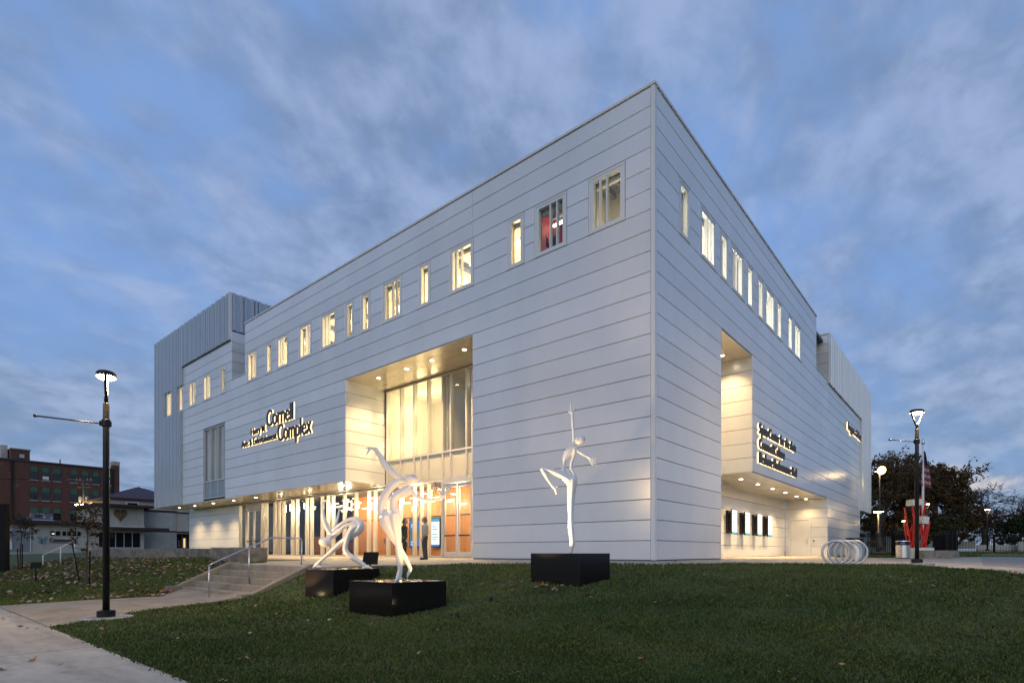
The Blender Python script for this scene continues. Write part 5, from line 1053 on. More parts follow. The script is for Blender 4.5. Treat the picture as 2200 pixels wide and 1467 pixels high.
def arch(y0, y1, z0, z1):
    r = .16; n = 8; pts = [(y0, z0), (y1, z0), (y1, z1 - r)] + [((y0 + y1) / 2 + (y1 - y0) / 2 * math.cos(q), z1 - r + r * math.sin(q)) for q in np.linspace(0, math.pi, n)[1:-1]] + [(y0, z1 - r)]
    return pts
def oq(name, pts, n0, n1, m, par):
    k = len(pts); vs = [Q.P(a, b, n0) for a, b in pts] + [Q.P(a, b, n1) for a, b in pts]; fs = [tuple(range(k))[::-1], tuple(range(k, 2 * k))] + [(i, (i + 1) % k, k + (i + 1) % k, k + i) for i in range(k)]
    mb = MB(); mb.add(vs, fs); return mb.build(name, M[m], par)
for r, (zt_, zb_) in enumerate(((12.42, 10.62), (9.55, 7.72), (6.6, 4.9), (3.7, 2.0))):
    for i, y in enumerate((-7.8, -6.2, -4.6, -.25, 1.05, 2.33, 4.30, 5.62, 6.95, 8.85)):
        if y > 8 : y2 = y + .45
        else: y2 = y + .80
        w = oq('window', arch(y - .06, y2 + .06, zb_ - .06, zt_ + .05), .01, .05, 'letter', bb); p_ = oq('pane', [(y, zb_), (y2, zb_), (y2, zt_ - .72), (y, zt_ - .72)], .051, .07, 'darkglass' if not (r == 0 and i == 4) else 'darkglass', w)
        oq('shade', arch(y, y2, zt_ - .70, zt_), .052, .09, 'green', w); oq('sash_bar', [(y, (zb_ + zt_ - .7) / 2), (y2, (zb_ + zt_ - .7) / 2), (y2, (zb_ + zt_ - .7) / 2 + .06), (y, (zb_ + zt_ - .7) / 2 + .06)], .072, .09, 'letter', w)
        oq('sill', [(y - .1, zb_ - .16), (y2 + .1, zb_ - .16), (y2 + .1, zb_ - .065), (y - .1, zb_ - .065)], .01, .14, 'stucco', w)
        if r == 0 and i == 4: oq('blind', [(y + .05, zb_ + .05), (y2 - .05, zb_ + .05), (y2 - .05, zb_ + .5), (y + .05, zb_ + .5)], .0705, .075, 'whitepaint', w)
w = oq('window', arch(-1.5, -.75, 13.4, 14.2), -.29, -.22, 'letter', bb); oq('pane', [(-1.4, 13.5), (-.85, 13.5), (-.85, 14.0), (-1.4, 14.0)], -.219, -.2, 'stucco', w); fixp(bb)
# purple hip roof house
apx = at(307, 1044, 92); el_ = at(246, 1076, 92); er = at(372, 1080, 92)
hs = thing('roof_house', 'pale house with a purple standing-seam hip roof behind the stucco building', 'building', tuple(apx * np.array([1, 1, 0])))
w2 = 6.2; cx, cy = apx[0] - 2.0, apx[1]; ez = el_[2]; mb = MB(); mb.add([(cx - w2, cy - w2, ez), (cx + w2, cy - w2, ez), (cx + w2, cy + w2, ez), (cx - w2, cy + w2, ez), (cx, cy, apx[2])], [(0, 1, 4), (1, 2, 4), (2, 3, 4), (3, 0, 4), (3, 2, 1, 0)]); rf = mb.build('roof', M['proof'], hs)
for k in range(-9, 10):
    s = k * w2 / 10; f = abs(k) / 10
    for (a, b) in (((cx + w2, cy + s, ez), (cx + w2 * f, cy + s, ez + (apx[2] - ez) * (1 - f))), ((cx + s, cy - w2, ez), (cx + s, cy - w2 * f, ez + (apx[2] - ez) * (1 - f)))):
        mb = MB(); mb.tube([np.array(a) + [0, 0, .03], np.array(b) + [0, 0, .03]], .05, 4); mb.build('seam', M['proof'], rf)
mb = MB(); mb.box((cx - w2 + .5, cy - w2 + .5, 0), (cx + w2 - .5, cy + w2 - .5, ez - .02)); mb.build('wall', M['stucco'], hs)
mb = MB(); mb.box((cx - w2 - .1, cy - w2 - .1, ez - .25), (cx + w2 + .1, cy + w2 + .1, ez - .021)); mb.build('eave', M['maroon'], hs)
mb = MB(); mb.box((cx + w2 - .52, cy - 3.4, ez - 2.4), (cx + w2 - .42, cy - 1.6, ez - .5)); wn = mb.build('window', M['whitepaint'], hs); mb = MB(); mb.box((cx + w2 - .42, cy - 3.2, ez - 2.2), (cx + w2 - .40, cy - 1.8, ez - .7)); mb.build('pane', M['darkglass'], wn); fixp(hs)
a = at(398, 1130, 96); mb = MB(); mb.box((a[0] - 6, a[1] - 1, -.2), (a[0], a[1] + 6, .291 + 58 / 1188.5 * 96)); o = mb.build('brick_shop', M['brick']); tag(o, 'sliver of a red brick shop between the stucco building and the arts centre', 'building')
# utility pole with lamp
up_ = at(180, 1178, 92); t = thing('utility_pole', 'utility pole with transformers and a lit street light before the brick warehouse', 'utility pole', (up_[0], up_[1], 0)); zt2 = .291 + (1185 - 1028) / 1188.5 * 92
mb = MB(); mb.lathe((0, 0, 0), [(.20, 0), (.14, zt2)], 10); mb.build('pole', M['bark'], t)
for z, w in ((zt2 - .35, 1.5), (zt2 - 1.5, 1.2)): mb = MB(); o_ = RT * -w + UP * z; mb.obox(o_, RT * 2 * w, FW * .12, UP * .14); mb.build('crossarm', M['bark'], t)
for sx in (-.55, .6): mb = MB(); mb.lathe(tuple(RT * sx + UP * (zt2 - 4.0)), [(.28, 0), (.28, 1.0), (.1, 1.1)], 12); mb.build('transformer', M['hvac'], t)
for sx in (-1.2, -.6, .6, 1.2): mb = MB(); mb.lathe(tuple(RT * sx + UP * (zt2 - .2)), [(.05, 0), (.07, .15), (.03, .25)], 8); mb.build('insulator', M['stucco'], t)
for sx in (-.75, .25): mb = MB(); q_ = RT * sx - FW * .6 + UP * (zt2 - 4.3); mb.tube([RT * 0 + UP * (zt2 - 4.2), q_], .03, 6); mb.build('lamp_arm', M['hvac'], t); mb = MB(); mb.lathe(tuple(q_ - UP * .1), [(.10, -.06), (.22, 0), (.14, .12)], 12); mb.build('lamp_head', M['lampglow'], t)
lamp('street_light', 'POINT', tuple(-FW * 1.3 + UP * (zt2 - 4.7)), 500, (1, .7, .3), t, shadow_soft_size=.2)
for z, sx in ((zt2 - .1, -1.2), (zt2 - .1, 1.2)):
    a = np.array([up_[0], up_[1], 0]) + RT * sx + UP * z
    for sgn, far in ((-1, (-30, -40)), (1, (40, 30))):
        b = a + np.array([far[0] * .2, sgn * 60, .3]); P = [a + (b - a) * q - UP * 1.6 * (1 - (2 * q - 1) ** 2) for q in np.linspace(0, 1, 14)]; P = [p - np.array([up_[0], up_[1], 0]) for p in P]; mb = MB(); mb.tube(P, .022, 4); mb.build('wire', M['black'], t)
# dark pylon at the very left
p = at(-4, 1193, 25); z = Hs(p[0], p[1]); t = thing('sign_pylon', 'tall plain black pylon cut by the left edge', 'sign', (p[0], p[1], z)); mb = MB(); mb.obox(np.array([p[0], p[1], z - .2]) - RT * .30, RT * .60, FW * .25, UP * ((1193 - 1050) / 1188.5 * 25 + .3)); mb.build('panel', M['fence'], t); mb = MB(); mb.obox(np.array([p[0], p[1], z - .1]) - RT * .33 - FW * .03, RT * .66, FW * .31, UP * .22); mb.build('base', M['fence'], t); fixp(t)
# ================================================================== trees
def leafmat(name, c1, c2): return mat(name, c1, .7, 0, .3, .6, col2=c2, spec=.2)
OAK = [leafmat('oak_leaf_brown', (.085, .048, .020), (.15, .080, .032)), leafmat('oak_leaf_olive', (.055, .044, .016), (.095, .068, .024)), leafmat('oak_leaf_dark', (.03, .024, .011), (.06, .042, .017))]
RUST = [leafmat('rust_leaf', (.085, .030, .010), (.05, .022, .010)), leafmat('rust_leaf_dark', (.04, .02, .01), (.07, .03, .012))]
GRN = [leafmat('green_leaf', (.022, .042, .013), (.045, .07, .02)), leafmat('green_leaf_dark', (.008, .018, .007), (.015, .03, .01))]
YEL = [leafmat('yellow_leaf', (.20, .16, .02), (.09, .10, .02)), leafmat('yellowgreen_leaf', (.05, .08, .02), (.03, .05, .012))]
SAP = [leafmat('sapling_leaf_olive', (.03, .035, .014), (.06, .05, .02)), leafmat('sapling_leaf_brown', (.06, .035, .018), (.035, .022, .012))]
def tree(name, label, base, h, spread, leaves, nleaf, lsize, seed, trunk_h=.22, r0=None, fill=(.0, 1.0), levels=4, bark='bark', group=None, twist=.5, shape=1.0, up=.35, cat='tree', kids=(3, 4), vol=None, wide=1.0, rmin=0.0):
    rg = random.Random(seed); ng = np.random.default_rng(seed); t = thing(name, label, cat, tuple(base), 0, group); r0 = r0 or h * .028
    mb = MB(); tips = []
    def grow_(p, d, L_, r, lv):
        n = 4; P = [np.array(p)]; dd = np.array(d)
        for i in range(n):
            dd = dd + ng.normal(0, .10 + .05 * lv, 3) + UP * up * .12; dd /= np.linalg.norm(dd); P.append(P[-1] + dd * L_ / n)
        mb.tube(P, [max(rmin, r * (1 - .38 * i / n)) for i in range(n + 1)], 7 if lv < 2 else (5 if lv < 3 else 3), cap=False)
        if lv >= 2:
            for q in P[1:]: tips.append(q)
        if lv < levels:
            k = rg.randint(*kids) + (2 if lv == 0 else 0); ph = rg.uniform(0, 6.28)
            for i in range(k):
                f = rg.uniform(.45, 1.0) if lv > 0 else rg.uniform(.6, 1.0); idx = f * n; a = int(min(idx, n - .001)); q = P[a] + (P[a + 1] - P[a]) * (idx - a)
                az_ = ph + i * 6.283 / k + rg.uniform(-.4, .4); tilt = rg.uniform(.5, 1.05) if lv > 0 else rg.uniform(.35, 1.2) * shape
                b1 = np.cross(dd, [.3, .8, .1]); b1 /= np.linalg.norm(b1); b2 = np.cross(dd, b1); nd = dd * math.cos(tilt) + (b1 * math.cos(az_) + b2 * math.sin(az_)) * math.sin(tilt)
                nd[2] = nd[2] * (1 - up * .2) + up * .25; nd /= np.linalg.norm(nd); grow_(q, nd, L_ * rg.uniform(.58, .80) * (spread if lv == 0 else 1), r * rg.uniform(.45, .62), lv + 1)
    H0 = h * trunk_h
    mb.tube([(0, 0, -.15), (rg.uniform(-.02, .02) * h, 0, H0 * .5), (0, 0, H0)], [r0 * 1.25, r0 * 1.02, r0 * .95], 9, cap=False); grow_((0, 0, H0), (0, 0, 1), h * .30, r0 * .9, 0)
    Z = max(q[2] for q in tips); sc = h / (Z + .02 * h)
    mb.v = [(x * sc * wide, y * sc * wide, z * sc) for x, y, z in mb.v]; tr = mb.build('trunk', M[bark], t, True); tips = np.array(tips) * sc * [wide, wide, 1]
    if nleaf:
        zz_ = tips[:, 2] / h; ok = tips[(zz_ >= fill[0]) & (zz_ <= fill[1])]
        if vol:
            lob, w_, zlo = vol; g_ = ng.normal(0, 1, (lob, 3)); g_ /= np.linalg.norm(g_, axis=1)[:, None]; g_ *= ng.uniform(.35, 1, (lob, 1)) ** .6
            zc_ = (1 + zlo) / 2; tp = 1 - .45 * np.clip(g_[:, 2:3], -.2, 1); cc = np.concatenate([g_[:, :2] * w_ * h * tp, (zc_ + g_[:, 2:3] * (1 - zlo) / 2 * .94) * h], 1); rad = ng.uniform(.025, .07, (lob, 1)) * h
            ii_ = ng.integers(0, lob, nleaf); gg = ng.normal(0, 1, (nleaf, 3)); gg /= np.linalg.norm(gg, axis=1)[:, None]; C = cc[ii_] + gg * rad[ii_] * ng.uniform(.3, 1.15, (nleaf, 1)) * [1, 1, .7]; kk = nleaf // 4; C[:kk] = ok[ng.integers(0, len(ok), kk)] + ng.normal(0, lsize * 1.2, (kk, 3))
        else: C = ok[ng.integers(0, len(ok), nleaf)] + ng.normal(0, lsize * 1.5, (nleaf, 3))
        C = np.array(C); C = C[C[:, 2] > h * .06]; nleaf = len(C)
        u = ng.normal(0, 1, (nleaf, 3)); u /= np.linalg.norm(u, axis=1)[:, None]; w = np.cross(u, ng.normal(0, 1, (nleaf, 3))); w /= np.linalg.norm(w, axis=1)[:, None]; s = lsize * ng.uniform(.5, 1.25, (nleaf, 1)); nrm = np.cross(u, w)
        V = np.stack([C - u * s, C - w * s * .55 + nrm * s * .18, C + u * s, C + w * s * .55 + nrm * s * .18], 1).reshape(-1, 3); F2 = np.arange(4 * nleaf).reshape(-1, 4)
        cr = link('crown', np_mesh('crown', V, F2, leaves, ng.integers(0, len(leaves), nleaf)), t); cr['kind'] = 'stuff'
    return t
def gz(px, d): p = at(px, 1185, d); return np.array([p[0], p[1], Hs(p[0], p[1])])
Hh = lambda py, d: (1185 - py) / 1188.5 * d
tree('oak_tree', 'broad brown-leaved oak directly behind the glaring pole lamp', gz(1893, 72), Hh(978, 72), .95, OAK, 15000, .19, 21, .16, fill=(.12, 1), vol=(170, .44, .10), group='big brown-leaved oaks')
tree('oak_tree', 'tallest brown-leaved oak, behind the flagpole', gz(1952, 76), Hh(962, 76), .95, OAK, 16000, .19, 22, .14, fill=(.10, 1), vol=(190, .42, .08), group='big brown-leaved oaks')
tree('oak_tree', 'brown-leaved oak on the right of the oak group, by the open sky', gz(2012, 74), Hh(990, 74), .92, OAK, 14500, .19, 29, .14, fill=(.10, 1), vol=(170, .42, .08), group='big brown-leaved oaks')
tree('bare_tree', 'spreading bare tree with rusty lower leaves on the right', gz(2118, 80), Hh(1030, 80), 1.0, RUST, 7500, .17, 31, .12, r0=.27, fill=(.1, .55), levels=5, up=.16, shape=1.25, kids=(4, 5), wide=1.75, rmin=.016)
tree('green_tree', 'dark green bushy tree at the right edge beyond the fence', gz(2195, 70), Hh(1108, 70), .9, GRN, 8000, .17, 41, .10, fill=(.1, 1), vol=(70, .62, .05))
tree('green_tree', 'dark green shrubby tree between the oaks and the bare tree', gz(2040, 66), Hh(1108, 66), .9, GRN + OAK[:1], 6000, .15, 43, .08, fill=(.05, 1), vol=(60, .6, .03))
tree('yellow_tree', 'small thin tree with yellow leaves left of the red sculpture', gz(1943, 36), Hh(1115, 36), .8, YEL, 420, .055, 51, .15, r0=.03, levels=3)
tree('yellow_tree', 'small sparse yellow-leaved sapling behind the near picket fence', gz(1872, 39.5), Hh(1148, 39.5), .9, YEL, 220, .055, 52, .2, r0=.025, levels=3)
tree('dark_tree', 'distant dark tree right of the bare tree, cut by the edge', gz(2215, 95), Hh(1085, 95), 1.0, GRN + OAK, 6000, .22, 61, .1, fill=(.05, 1), vol=(60, .5, .05))
# staked saplings on the bank
def sapling(px, py, pt_, label, seed, stakes, nl=700):
    p = on_ground(px, py); d = float((p - CAM) @ FW); h = (py - pt_) / 1188.5 * d
    tree('sapling', label, p, h, .62, SAP, nl, .05, seed, .30, r0=.028, levels=4, fill=(.42, 1), up=.7, shape=.6, group='staked saplings on the bank', kids=(3, 4), vol=(34, .24, .38))
    for i, (sx, sy, hh, lean) in enumerate(stakes):
        q = on_ground(sx, sy); dq = float((q - CAM) @ FW); z = (hh) / 1188.5 * dq; s = thing('stake', ('black wooden stake ' + ['left', 'right', 'far left'][i] + ' of the ' + ('nearer sapling on the bank' if px > 100 else 'sapling by the black pylon')), 'stake', tuple(q))
        mb = MB(); mb.tube([(0, 0, -.2), tuple(RT * lean + UP * z)], .022, 7); mb.build('post', M['fence'], s); mb = MB(); mb.tube([tuple(RT * lean + UP * z), tuple(RT * lean + UP * (z + .14))], .018, 7); mb.build('tip', M['concrete'], s)
        mb = MB(); mb.tube([tuple(RT * lean * .9 + UP * z * .9), tuple(p - q + UP * z * .95)], .008, 5); mb.build('tie', M['fence'], s)
sapling(186, 1259, 1072, 'nearer staked sapling in front of the stone wall, left of the lamp post', 71, ((173, 1248, 80, -.28), (192, 1259, 76, .02)), 900)
sapling(44, 1222, 1100, 'staked sapling on the left beside the black pylon', 73, ((40, 1222, 44, -.06), (48, 1222, 54, 0)), 700)
# shrubs along the stucco building
def shrub(c, w, h, mats, n, ls, label, group, seed, name='shrub'):
    ng = np.random.default_rng(seed); t = thing(name, label, 'shrub', tuple(c), 0, group)
    C = ng.normal(0, 1, (n, 3)); C /= np.linalg.norm(C, axis=1)[:, None]; C *= ng.uniform(.55, 1, (n, 1)); C *= np.array([w, w, h]); C[:, 2] = np.abs(C[:, 2]) + .02
    u = ng.normal(0, 1, (n, 3)) + np.array([0, 0, 1.5 if name == 'grass_clump' else 0]); u /= np.linalg.norm(u, axis=1)[:, None]; q = np.cross(u, ng.normal(0, 1, (n, 3))); q /= np.linalg.norm(q, axis=1)[:, None]; s = ls * ng.uniform(.6, 1.3, (n, 1))
    V = np.stack([C - u * s, C - q * s * .4, C + u * s, C + q * s * .4], 1).reshape(-1, 3); o = link('foliage', np_mesh('foliage', V, np.arange(4 * n).reshape(-1, 4), mats, ng.integers(0, len(mats), n)), t); o['kind'] = 'stuff'
    mb = MB()
    for k in range(5): mb.tube([(0, 0, -.1), tuple(ng.normal(0, .25, 3) * [w, w, 0] + [0, 0, h * .7])], .02, 4)
    mb.build('stems', M['bark'], t)
TANS = [leafmat('dry_grass', (.10, .055, .03), (.06, .035, .02)), leafmat('dry_grass_red', (.07, .03, .022), (.04, .022, .016))]
for i, px in enumerate((72, 82, 92, 104, 114, 126, 138)):
    p = at(px, 1181, 82); shrub((p[0], p[1], .25), 1.0, .85 + .25 * (i % 3), TANS, 500, .22, ['leftmost', 'second', 'third', 'fourth', 'fifth', 'sixth', 'seventh'][i] + ' reddish ornamental grass clump from the left under the Community sign', 'ornamental grasses along the stucco wall', 80 + i, 'grass_clump')
for i, px in enumerate((240, 250, 266, 276)):
    p = at(px, 1182, 84); shrub((p[0], p[1], .2), .9, .95 + .15 * (i % 2), YEL, 400, .16, ['first', 'second', 'third', 'fourth'][i] + ' low yellow-green shrub from the lamp post under the dark shop windows', 'yellow-green shrubs under the windows', 90 + i)
# ================================================================== people
def person(label, loc, rz, top, trousers, hair, arm, jacket=False, h=1.76):
    t = thing('person', label, 'person', loc, rz); k = h / 1.76
    def ch(mb, P, flat=.8, D=(0, 1, 0), n=12): swept(mb, [(a * k, b * k, c_ * k, r * k) for a, b, c_, r in P], D, flat, n)
    mb = MB()                                                     # body: x right, y forward
    ch(mb, [(0, .0, .95, .15), (0, .01, 1.12, .145), (0, .0, 1.30, .17), (0, -.01, 1.42, .16), (0, -.01, 1.48, .08)], .68)
    ch(mb, [(0, -.01, 1.44, .06), (0, .01, 1.56, .055)]); ellipsoid(mb, (0, .03 * k, 1.645 * k), [(.075 * k, 0, 0), (0, .095 * k, 0), (0, 0, .115 * k)]); ch(mb, [(0, .11, 1.65, .012), (0, .135, 1.632, .016), (0, .115, 1.618, .014)], .8, (1, 0, 0), 8)
    ch(mb, [(0, .10, 1.575, .03), (0, .11, 1.585, .022)], .8, (1, 0, 0), 8)
    for s in (-1, 1): ellipsoid(mb, (s * .078 * k, .02 * k, 1.64 * k), [(.012 * k, 0, 0), (0, .02 * k, 0), (0, 0, .032 * k)], 8)
    for s in (-1, 1):
        A = arm if isinstance(arm[0], list) else [arm, arm]; P = A[0] if s < 0 else A[1]; P = [(s * x, y, z, r) for x, y, z, r in P]; ch(mb, P, .9); e = np.array(P[-1][:3]); q = e - np.array(P[-2][:3]); q /= np.linalg.norm(q)
        ch(mb, [tuple(e) + (.030,), tuple(e + q * .09) + (.036,)], .45, (1, 0, 0))
        for i, (dy, L_) in enumerate(((-.028, .06), (-.010, .075), (.010, .072), (.028, .055))): f = e + q * .09 + np.array([0, dy, 0]); ch(mb, [tuple(f) + (.010,), tuple(f + q * L_ * .6 + [0, .004, 0]) + (.009,), tuple(f + q * L_ + [0, .015, 0]) + (.007,)], 1, (1, 0, 0), 6)
        f = e + q * .03 + np.array([0, .03, 0]); ch(mb, [tuple(f) + (.012,), tuple(f + q * .035 + [0, .03, 0]) + (.010,), tuple(f + q * .06 + [0, .038, 0]) + (.008,)], 1, (1, 0, 0), 6)
    for s in (-1, 1): ch(mb, [(s * .09, 0, .95, .095), (s * .095, .02, .72, .075), (s * .095, .015, .50, .058), (s * .095, -.01, .30, .052), (s * .095, -.02, .09, .038)], .95); ch(mb, [(s * .095, -.05, .05, .04), (s * .10, .06, .04, .042), (s * .10, .14, .035, .035)], .7, (1, 0, 0))
    b = fuse(mb, 'body', M['skin'], t, .009, 2)
    mb = MB(); e = .018
    ch(mb, [(0, 0, .78 if jacket else .92, .17 if jacket else .158), (0, .01, 1.10, .16 + e * .4), (0, 0, 1.30, .175 + e), (0, -.01, 1.42, .165 + e), (0, -.012, 1.475, .09)], .72)
    for s in (-1, 1):
        A = arm if isinstance(arm[0], list) else [arm, arm]; P = A[0] if s < 0 else A[1]; P = [(s * x, y, z, r + e) for x, y, z, r in P]; ch(mb, P if jacket else P[:2] + [tuple((np.array(P[1]) * .72 + np.array(P[2]) * .28))], .9)
    fuse(mb, 'jacket' if jacket else 'shirt', M[top], t, .011, 2)
    mb = MB(); ch(mb, [(0, 0, 1.0, .158), (0, 0, .88, .165), (0, 0, .80, .12)], .72)
    for s in (-1, 1): ch(mb, [(s * .085, 0, .92, .105), (s * .095, .02, .72, .098), (s * .095, .015, .50, .085), (s * .095, -.01, .28, .078), (s * .095, -.02, .06, .072)], .95)
    fuse(mb, 'trousers', M[trousers], t, .011, 2)
    for s in (-1, 1): mb = MB(); ch(mb, [(s * .095, -.08, .048, .045), (s * .10, .05, .045, .05), (s * .10, .17, .035, .042)], .8, (1, 0, 0)); fuse(mb, 'shoe', M['black'], t, .010, 2)
    mb = MB(); ellipsoid(mb, (0, .012 * k, 1.675 * k), [(.084 * k, 0, 0), (0, .098 * k, 0), (0, 0, .10 * k)]); ellipsoid(mb, (0, -.03 * k, 1.63 * k), [(.08 * k, 0, 0), (0, .07 * k, 0), (0, 0, .09 * k)]); o = mb.build('hair', M[hair], t, True)
    bm = bmesh.new(); bm.from_mesh(o.data); bmesh.ops.delete(bm, geom=[v for v in bm.verts if v.co.y > .045 * k and v.co.z < 1.70 * k], context='VERTS'); bm.to_mesh(o.data); bm.free()
    return t
RELAX = [(.20, -.01, 1.40, .055), (.235, -.04, 1.14, .045), (.22, .03, .90, .033)]
ZP = lambda x, y: zp(x, y)
p = CAM + 22.4 * (FW + RT * (913 - 1100) / 1188.5); person('man in a pale striped shirt and grey trousers standing at the glass, facing left', (p[0], p[1], zp(p[0], p[1])), CR + R(90 - 8), 'shirt', 'trous', 'hairg', RELAX, False, 1.72)
p2 = CAM + 22.9 * (FW + RT * (869 - 1100) / 1188.5); person('man in a charcoal suit facing right, partly hidden by the tall dancer', (p2[0], p2[1], zp(p2[0], p2[1])), CR - R(72), 'suit', 'suit', 'hair', RELAX, True, 1.68)
RAISE = [(.20, -.01, 1.40, .055), (.30, .10, 1.30, .045), (.27, .12, 1.56, .033)]
person('person in dark clothes with a raised hand in the red room window upstairs', (-4.62, .95, 10.75), R(150), 'suit', 'trous', 'hairg', [RELAX, RAISE], True, 1.70)
# striped shirt bands
# ================================================================== fallen leaves and grass
LEAFM = [mat('leaf_tan', (.30, .20, .14), .8, 0, .25, 9), mat('leaf_pinkish', (.34, .25, .20), .8, 0, .2, 9), mat('leaf_brown', (.14, .07, .035), .8, 0, .3, 9), mat('leaf_orange', (.30, .12, .025), .7, 0, .2, 9), mat('leaf_yellow', (.40, .28, .03), .7, 0, .2, 9)]
LOBE = np.array([(0, -.5), (.16, -.2), (.42, -.22), (.26, .02), (.5, .2), (.2, .22), (.12, .55), (-.08, .3), (-.36, .36), (-.26, .06), (-.5, -.08), (-.2, -.2)])
def scatter_leaves(name, pts, size, ng, probs):
    V = []; F2 = []; mi = []; n = len(LOBE)
    for (x, y, z) in pts:
        a = ng.uniform(0, 6.283); s = size * ng.uniform(.6, 1.35); tl = ng.normal(0, .35, 2); cu = ng.uniform(-.2, .9); ca, sa = math.cos(a), math.sin(a); o = len(V)
        q = LOBE * s * ng.uniform(.75, 1.2, (n, 2)); X = q[:, 0] * ca - q[:, 1] * sa; Y = q[:, 0] * sa + q[:, 1] * ca; Z = X * tl[0] + Y * tl[1] + cu * (q[:, 0] ** 2 + .4 * q[:, 1] ** 2) / s; Z -= Z.min() * .8
        V.append((x, y, z + .006)); V += [(x + X[i], y + Y[i], z + Z[i]) for i in range(n)]; F2 += [(o, o + 1 + i, o + 1 + (i + 1) % n) for i in range(n)]; mi += [int(ng.choice(5, p=probs))] * n
    o = link(name, np_mesh(name, V, F2, LEAFM, mi)); tag(o, kind='stuff'); return o
ng = np.random.default_rng(5)
stepbox = [(-12.3, -10.0), (-6.6, -10.0), (-6.6, -7.4), (-12.3, -7.4)]
PLp = [[tuple(q) for q in P] for P in PL]
def free(x, y): return ~(inside(PLAZA, x, y) | inside(stepbox, x, y) | inside(PATH, x, y) | ((y < -13.9) & (y > -16.4)) | ((x > -46) & (x < .1) & (y > -.1)) | ((y > -6.9) & (y < -6.2) & (x > -36) & (x < -12.6)) | (np.hypot(x + 5.46, y + 12.9) < .47) | (np.hypot(x - 6.23, y - 5.72) < .5) | np.any([inside(P, x, y) for P in PLp], 0))
# bank (dense drift of leaves)
n = 11000; x = ng.uniform(-34, -10.4, n); y = ng.uniform(-13.85, -6.9, n); dens = np.clip(.25 + .75 * (np.sin(x * .9 + 1) * np.cos(y * 1.1 + x * .3) * .5 + .5), 0, 1) * np.clip(.35 + (y + 13.9) / 5, .25, 1.0); ok = free(x, y) & (ng.uniform(0, 1, n) < dens ** 1.6 * .66)
x, y = x[ok], y[ok]; z = H(x, y) + .035; scatter_leaves('fallen_leaves', np.stack([x, y, z], 1), .115, ng, [.34, .36, .22, .06, .02])
n = 420; x = ng.uniform(-7, 12, n); y = ng.uniform(-13.8, 3, n); ok = free(x, y); x, y = x[ok], y[ok]; scatter_leaves('fallen_leaves', np.stack([x, y, H(x, y) + .035], 1), .066, ng, [.26, .04, .50, .15, .05])
n = 60; x = ng.uniform(-14, 4, n); y = ng.uniform(-16.3, -13.95, n); scatter_leaves('fallen_leaves', np.stack([x, y, np.full(n, -1.03)], 1), .09, ng, [.3, .1, .4, .15, .05])
n = 90; x = np.r_[ng.uniform(-11.9, -11.2, 60), ng.uniform(-1, 1.3, 30)]; y = np.r_[ng.uniform(-10.1, -9.75, 60), ng.uniform(-7.0, -6.5, 30)]; z = np.r_[H(x[:60], y[:60]) + .05, H(x[60:], y[60:]) + .05]; ok = free(x, y) | (np.arange(n) < 60); scatter_leaves('fallen_leaves', np.stack([x, y, z], 1)[ok], .10, ng, [.3, .15, .35, .18, .02])
n = 26; x = ng.uniform(-24, 1, n); y = ng.uniform(-5, 2, n); ok = inside(PLAZA, x, y); x, y = x[ok], y[ok]; scatter_leaves('fallen_leaves', np.stack([x, y, [zp(a, b) + .01 for a, b in zip(x, y)]], 1), .07, ng, [.2, .1, .5, .2, 0])
GRM = [mat('grass_blade', (.084, .122, .022), .55, 0, .35, .7, col2=(.155, .165, .042), spec=.25), mat('grass_blade_dark', (.046, .078, .016), .55, 0, .3, .9, spec=.25), mat('grass_blade_dry', (.12, .105, .045), .7, 0, .3, 3)]
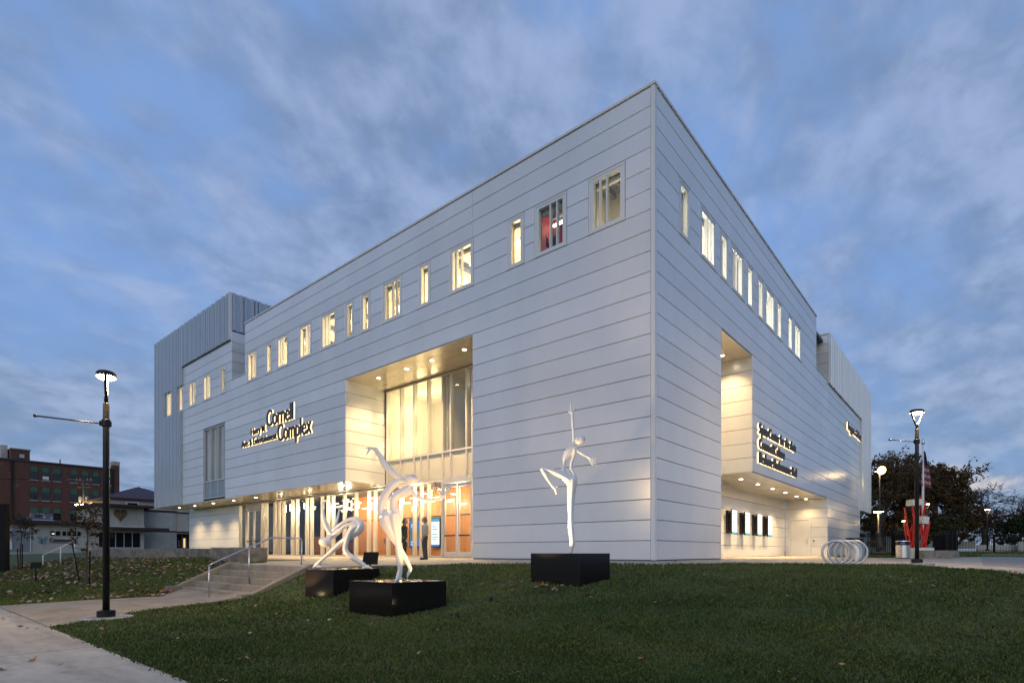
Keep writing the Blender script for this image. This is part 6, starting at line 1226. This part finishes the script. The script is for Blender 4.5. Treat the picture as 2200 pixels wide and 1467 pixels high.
def blades(name, x, y, hs, ws, probs, seed):
    ng = np.random.default_rng(seed); n = len(x); z = H(x, y) - .01; a = ng.uniform(0, 6.283, n); l = ng.uniform(.1, .75, n); b = ng.uniform(0, 6.283, n); h = hs * ng.uniform(.55, 1.25, n); w = ws * ng.uniform(.7, 1.3, n)
    ux, uy = np.cos(a) * w, np.sin(a) * w; mx, my = np.cos(b) * h * l * .35, np.sin(b) * h * l * .35
    P0 = np.stack([x - ux, y - uy, z], 1); P1 = np.stack([x + ux, y + uy, z], 1); P2 = np.stack([x + mx + ux * .6, y + my + uy * .6, z + h * .6], 1); P3_ = np.stack([x + mx * 2.6, y + my * 2.6, z + h * (1 - .3 * l)], 1)
    V = np.stack([P0, P1, P2, P3_], 1).reshape(-1, 3); F2 = np.arange(4 * n).reshape(-1, 4); pn = .5 + .5 * np.sin(x * .55 + 1.3 * np.sin(y * .42)) * np.cos(y * .61 + np.sin(x * .37) * 1.4); pf = .5 + .5 * np.sin(x * 2.3 + np.sin(y * 1.9) * 1.6) * np.sin(y * 2.1 + np.cos(x * 1.5)); t_ = ng.uniform(0, 1, n); pd = np.clip(probs[2] * (0.2 + 2.6 * pn * pf), 0, .4); mi = np.where(t_ < pd, 2, np.where(t_ < pd + (1 - pd) * np.clip(.22 + .62 * (1 - pn) * (1.2 - .5 * pf), 0, 1), 1, 0)); o = link(name, np_mesh(name, V, F2, GRM, mi)); tag(o, kind='stuff'); return o
def fan(n, r0, r1, a0, a1, seed):
    ng = np.random.default_rng(seed); r = r0 * (r1 / r0) ** ng.uniform(0, 1, n); a = np.radians(ng.uniform(a0, a1, n)); dx = FW[0] * np.cos(a) + RT[0] * np.sin(a); dy = FW[1] * np.cos(a) + RT[1] * np.sin(a); return CAM[0] + dx * r, CAM[1] + dy * r, r
x, y, r = fan(560000, 3.2, 20, -62, 62, 1); ok = free(x, y) & (x > -10.4) & (y < 8); x, y, r = x[ok], y[ok], r[ok]; jj_ = np.random.default_rng(77); x = x + jj_.normal(0, .035, len(x)); y = y + jj_.normal(0, .035, len(y))
pt_n = np.sin(x * 1.7 + np.sin(y * 1.3) * 2) * np.sin(y * 1.9 + np.cos(x * .8) * 1.5)
blades('grass', x, y, (.052 + .012 * pt_n) * (1 + .02 * r), .0016 + .00062 * r, [.52, .43, .05], 2)
x, y, r = fan(200000, 13, 42, -48, -18, 3); ok = free(x, y) & (x < -10.3) & (y > -16); x, y, r = x[ok], y[ok], r[ok]
blades('grass', x, y, .05 + .001 * r, .0016 + .0006 * r, [.6, .37, .03], 4)
x, y, r = fan(60000, 26, 70, 30, 48, 6); ok = free(x, y) & (x > 1.5) & ~inside(DRIVE, x, y); x, y, r = x[ok], y[ok], r[ok]
blades('grass', x, y, .06 + .001 * r, .004 + .0006 * r, [.6, .37, .03], 8)
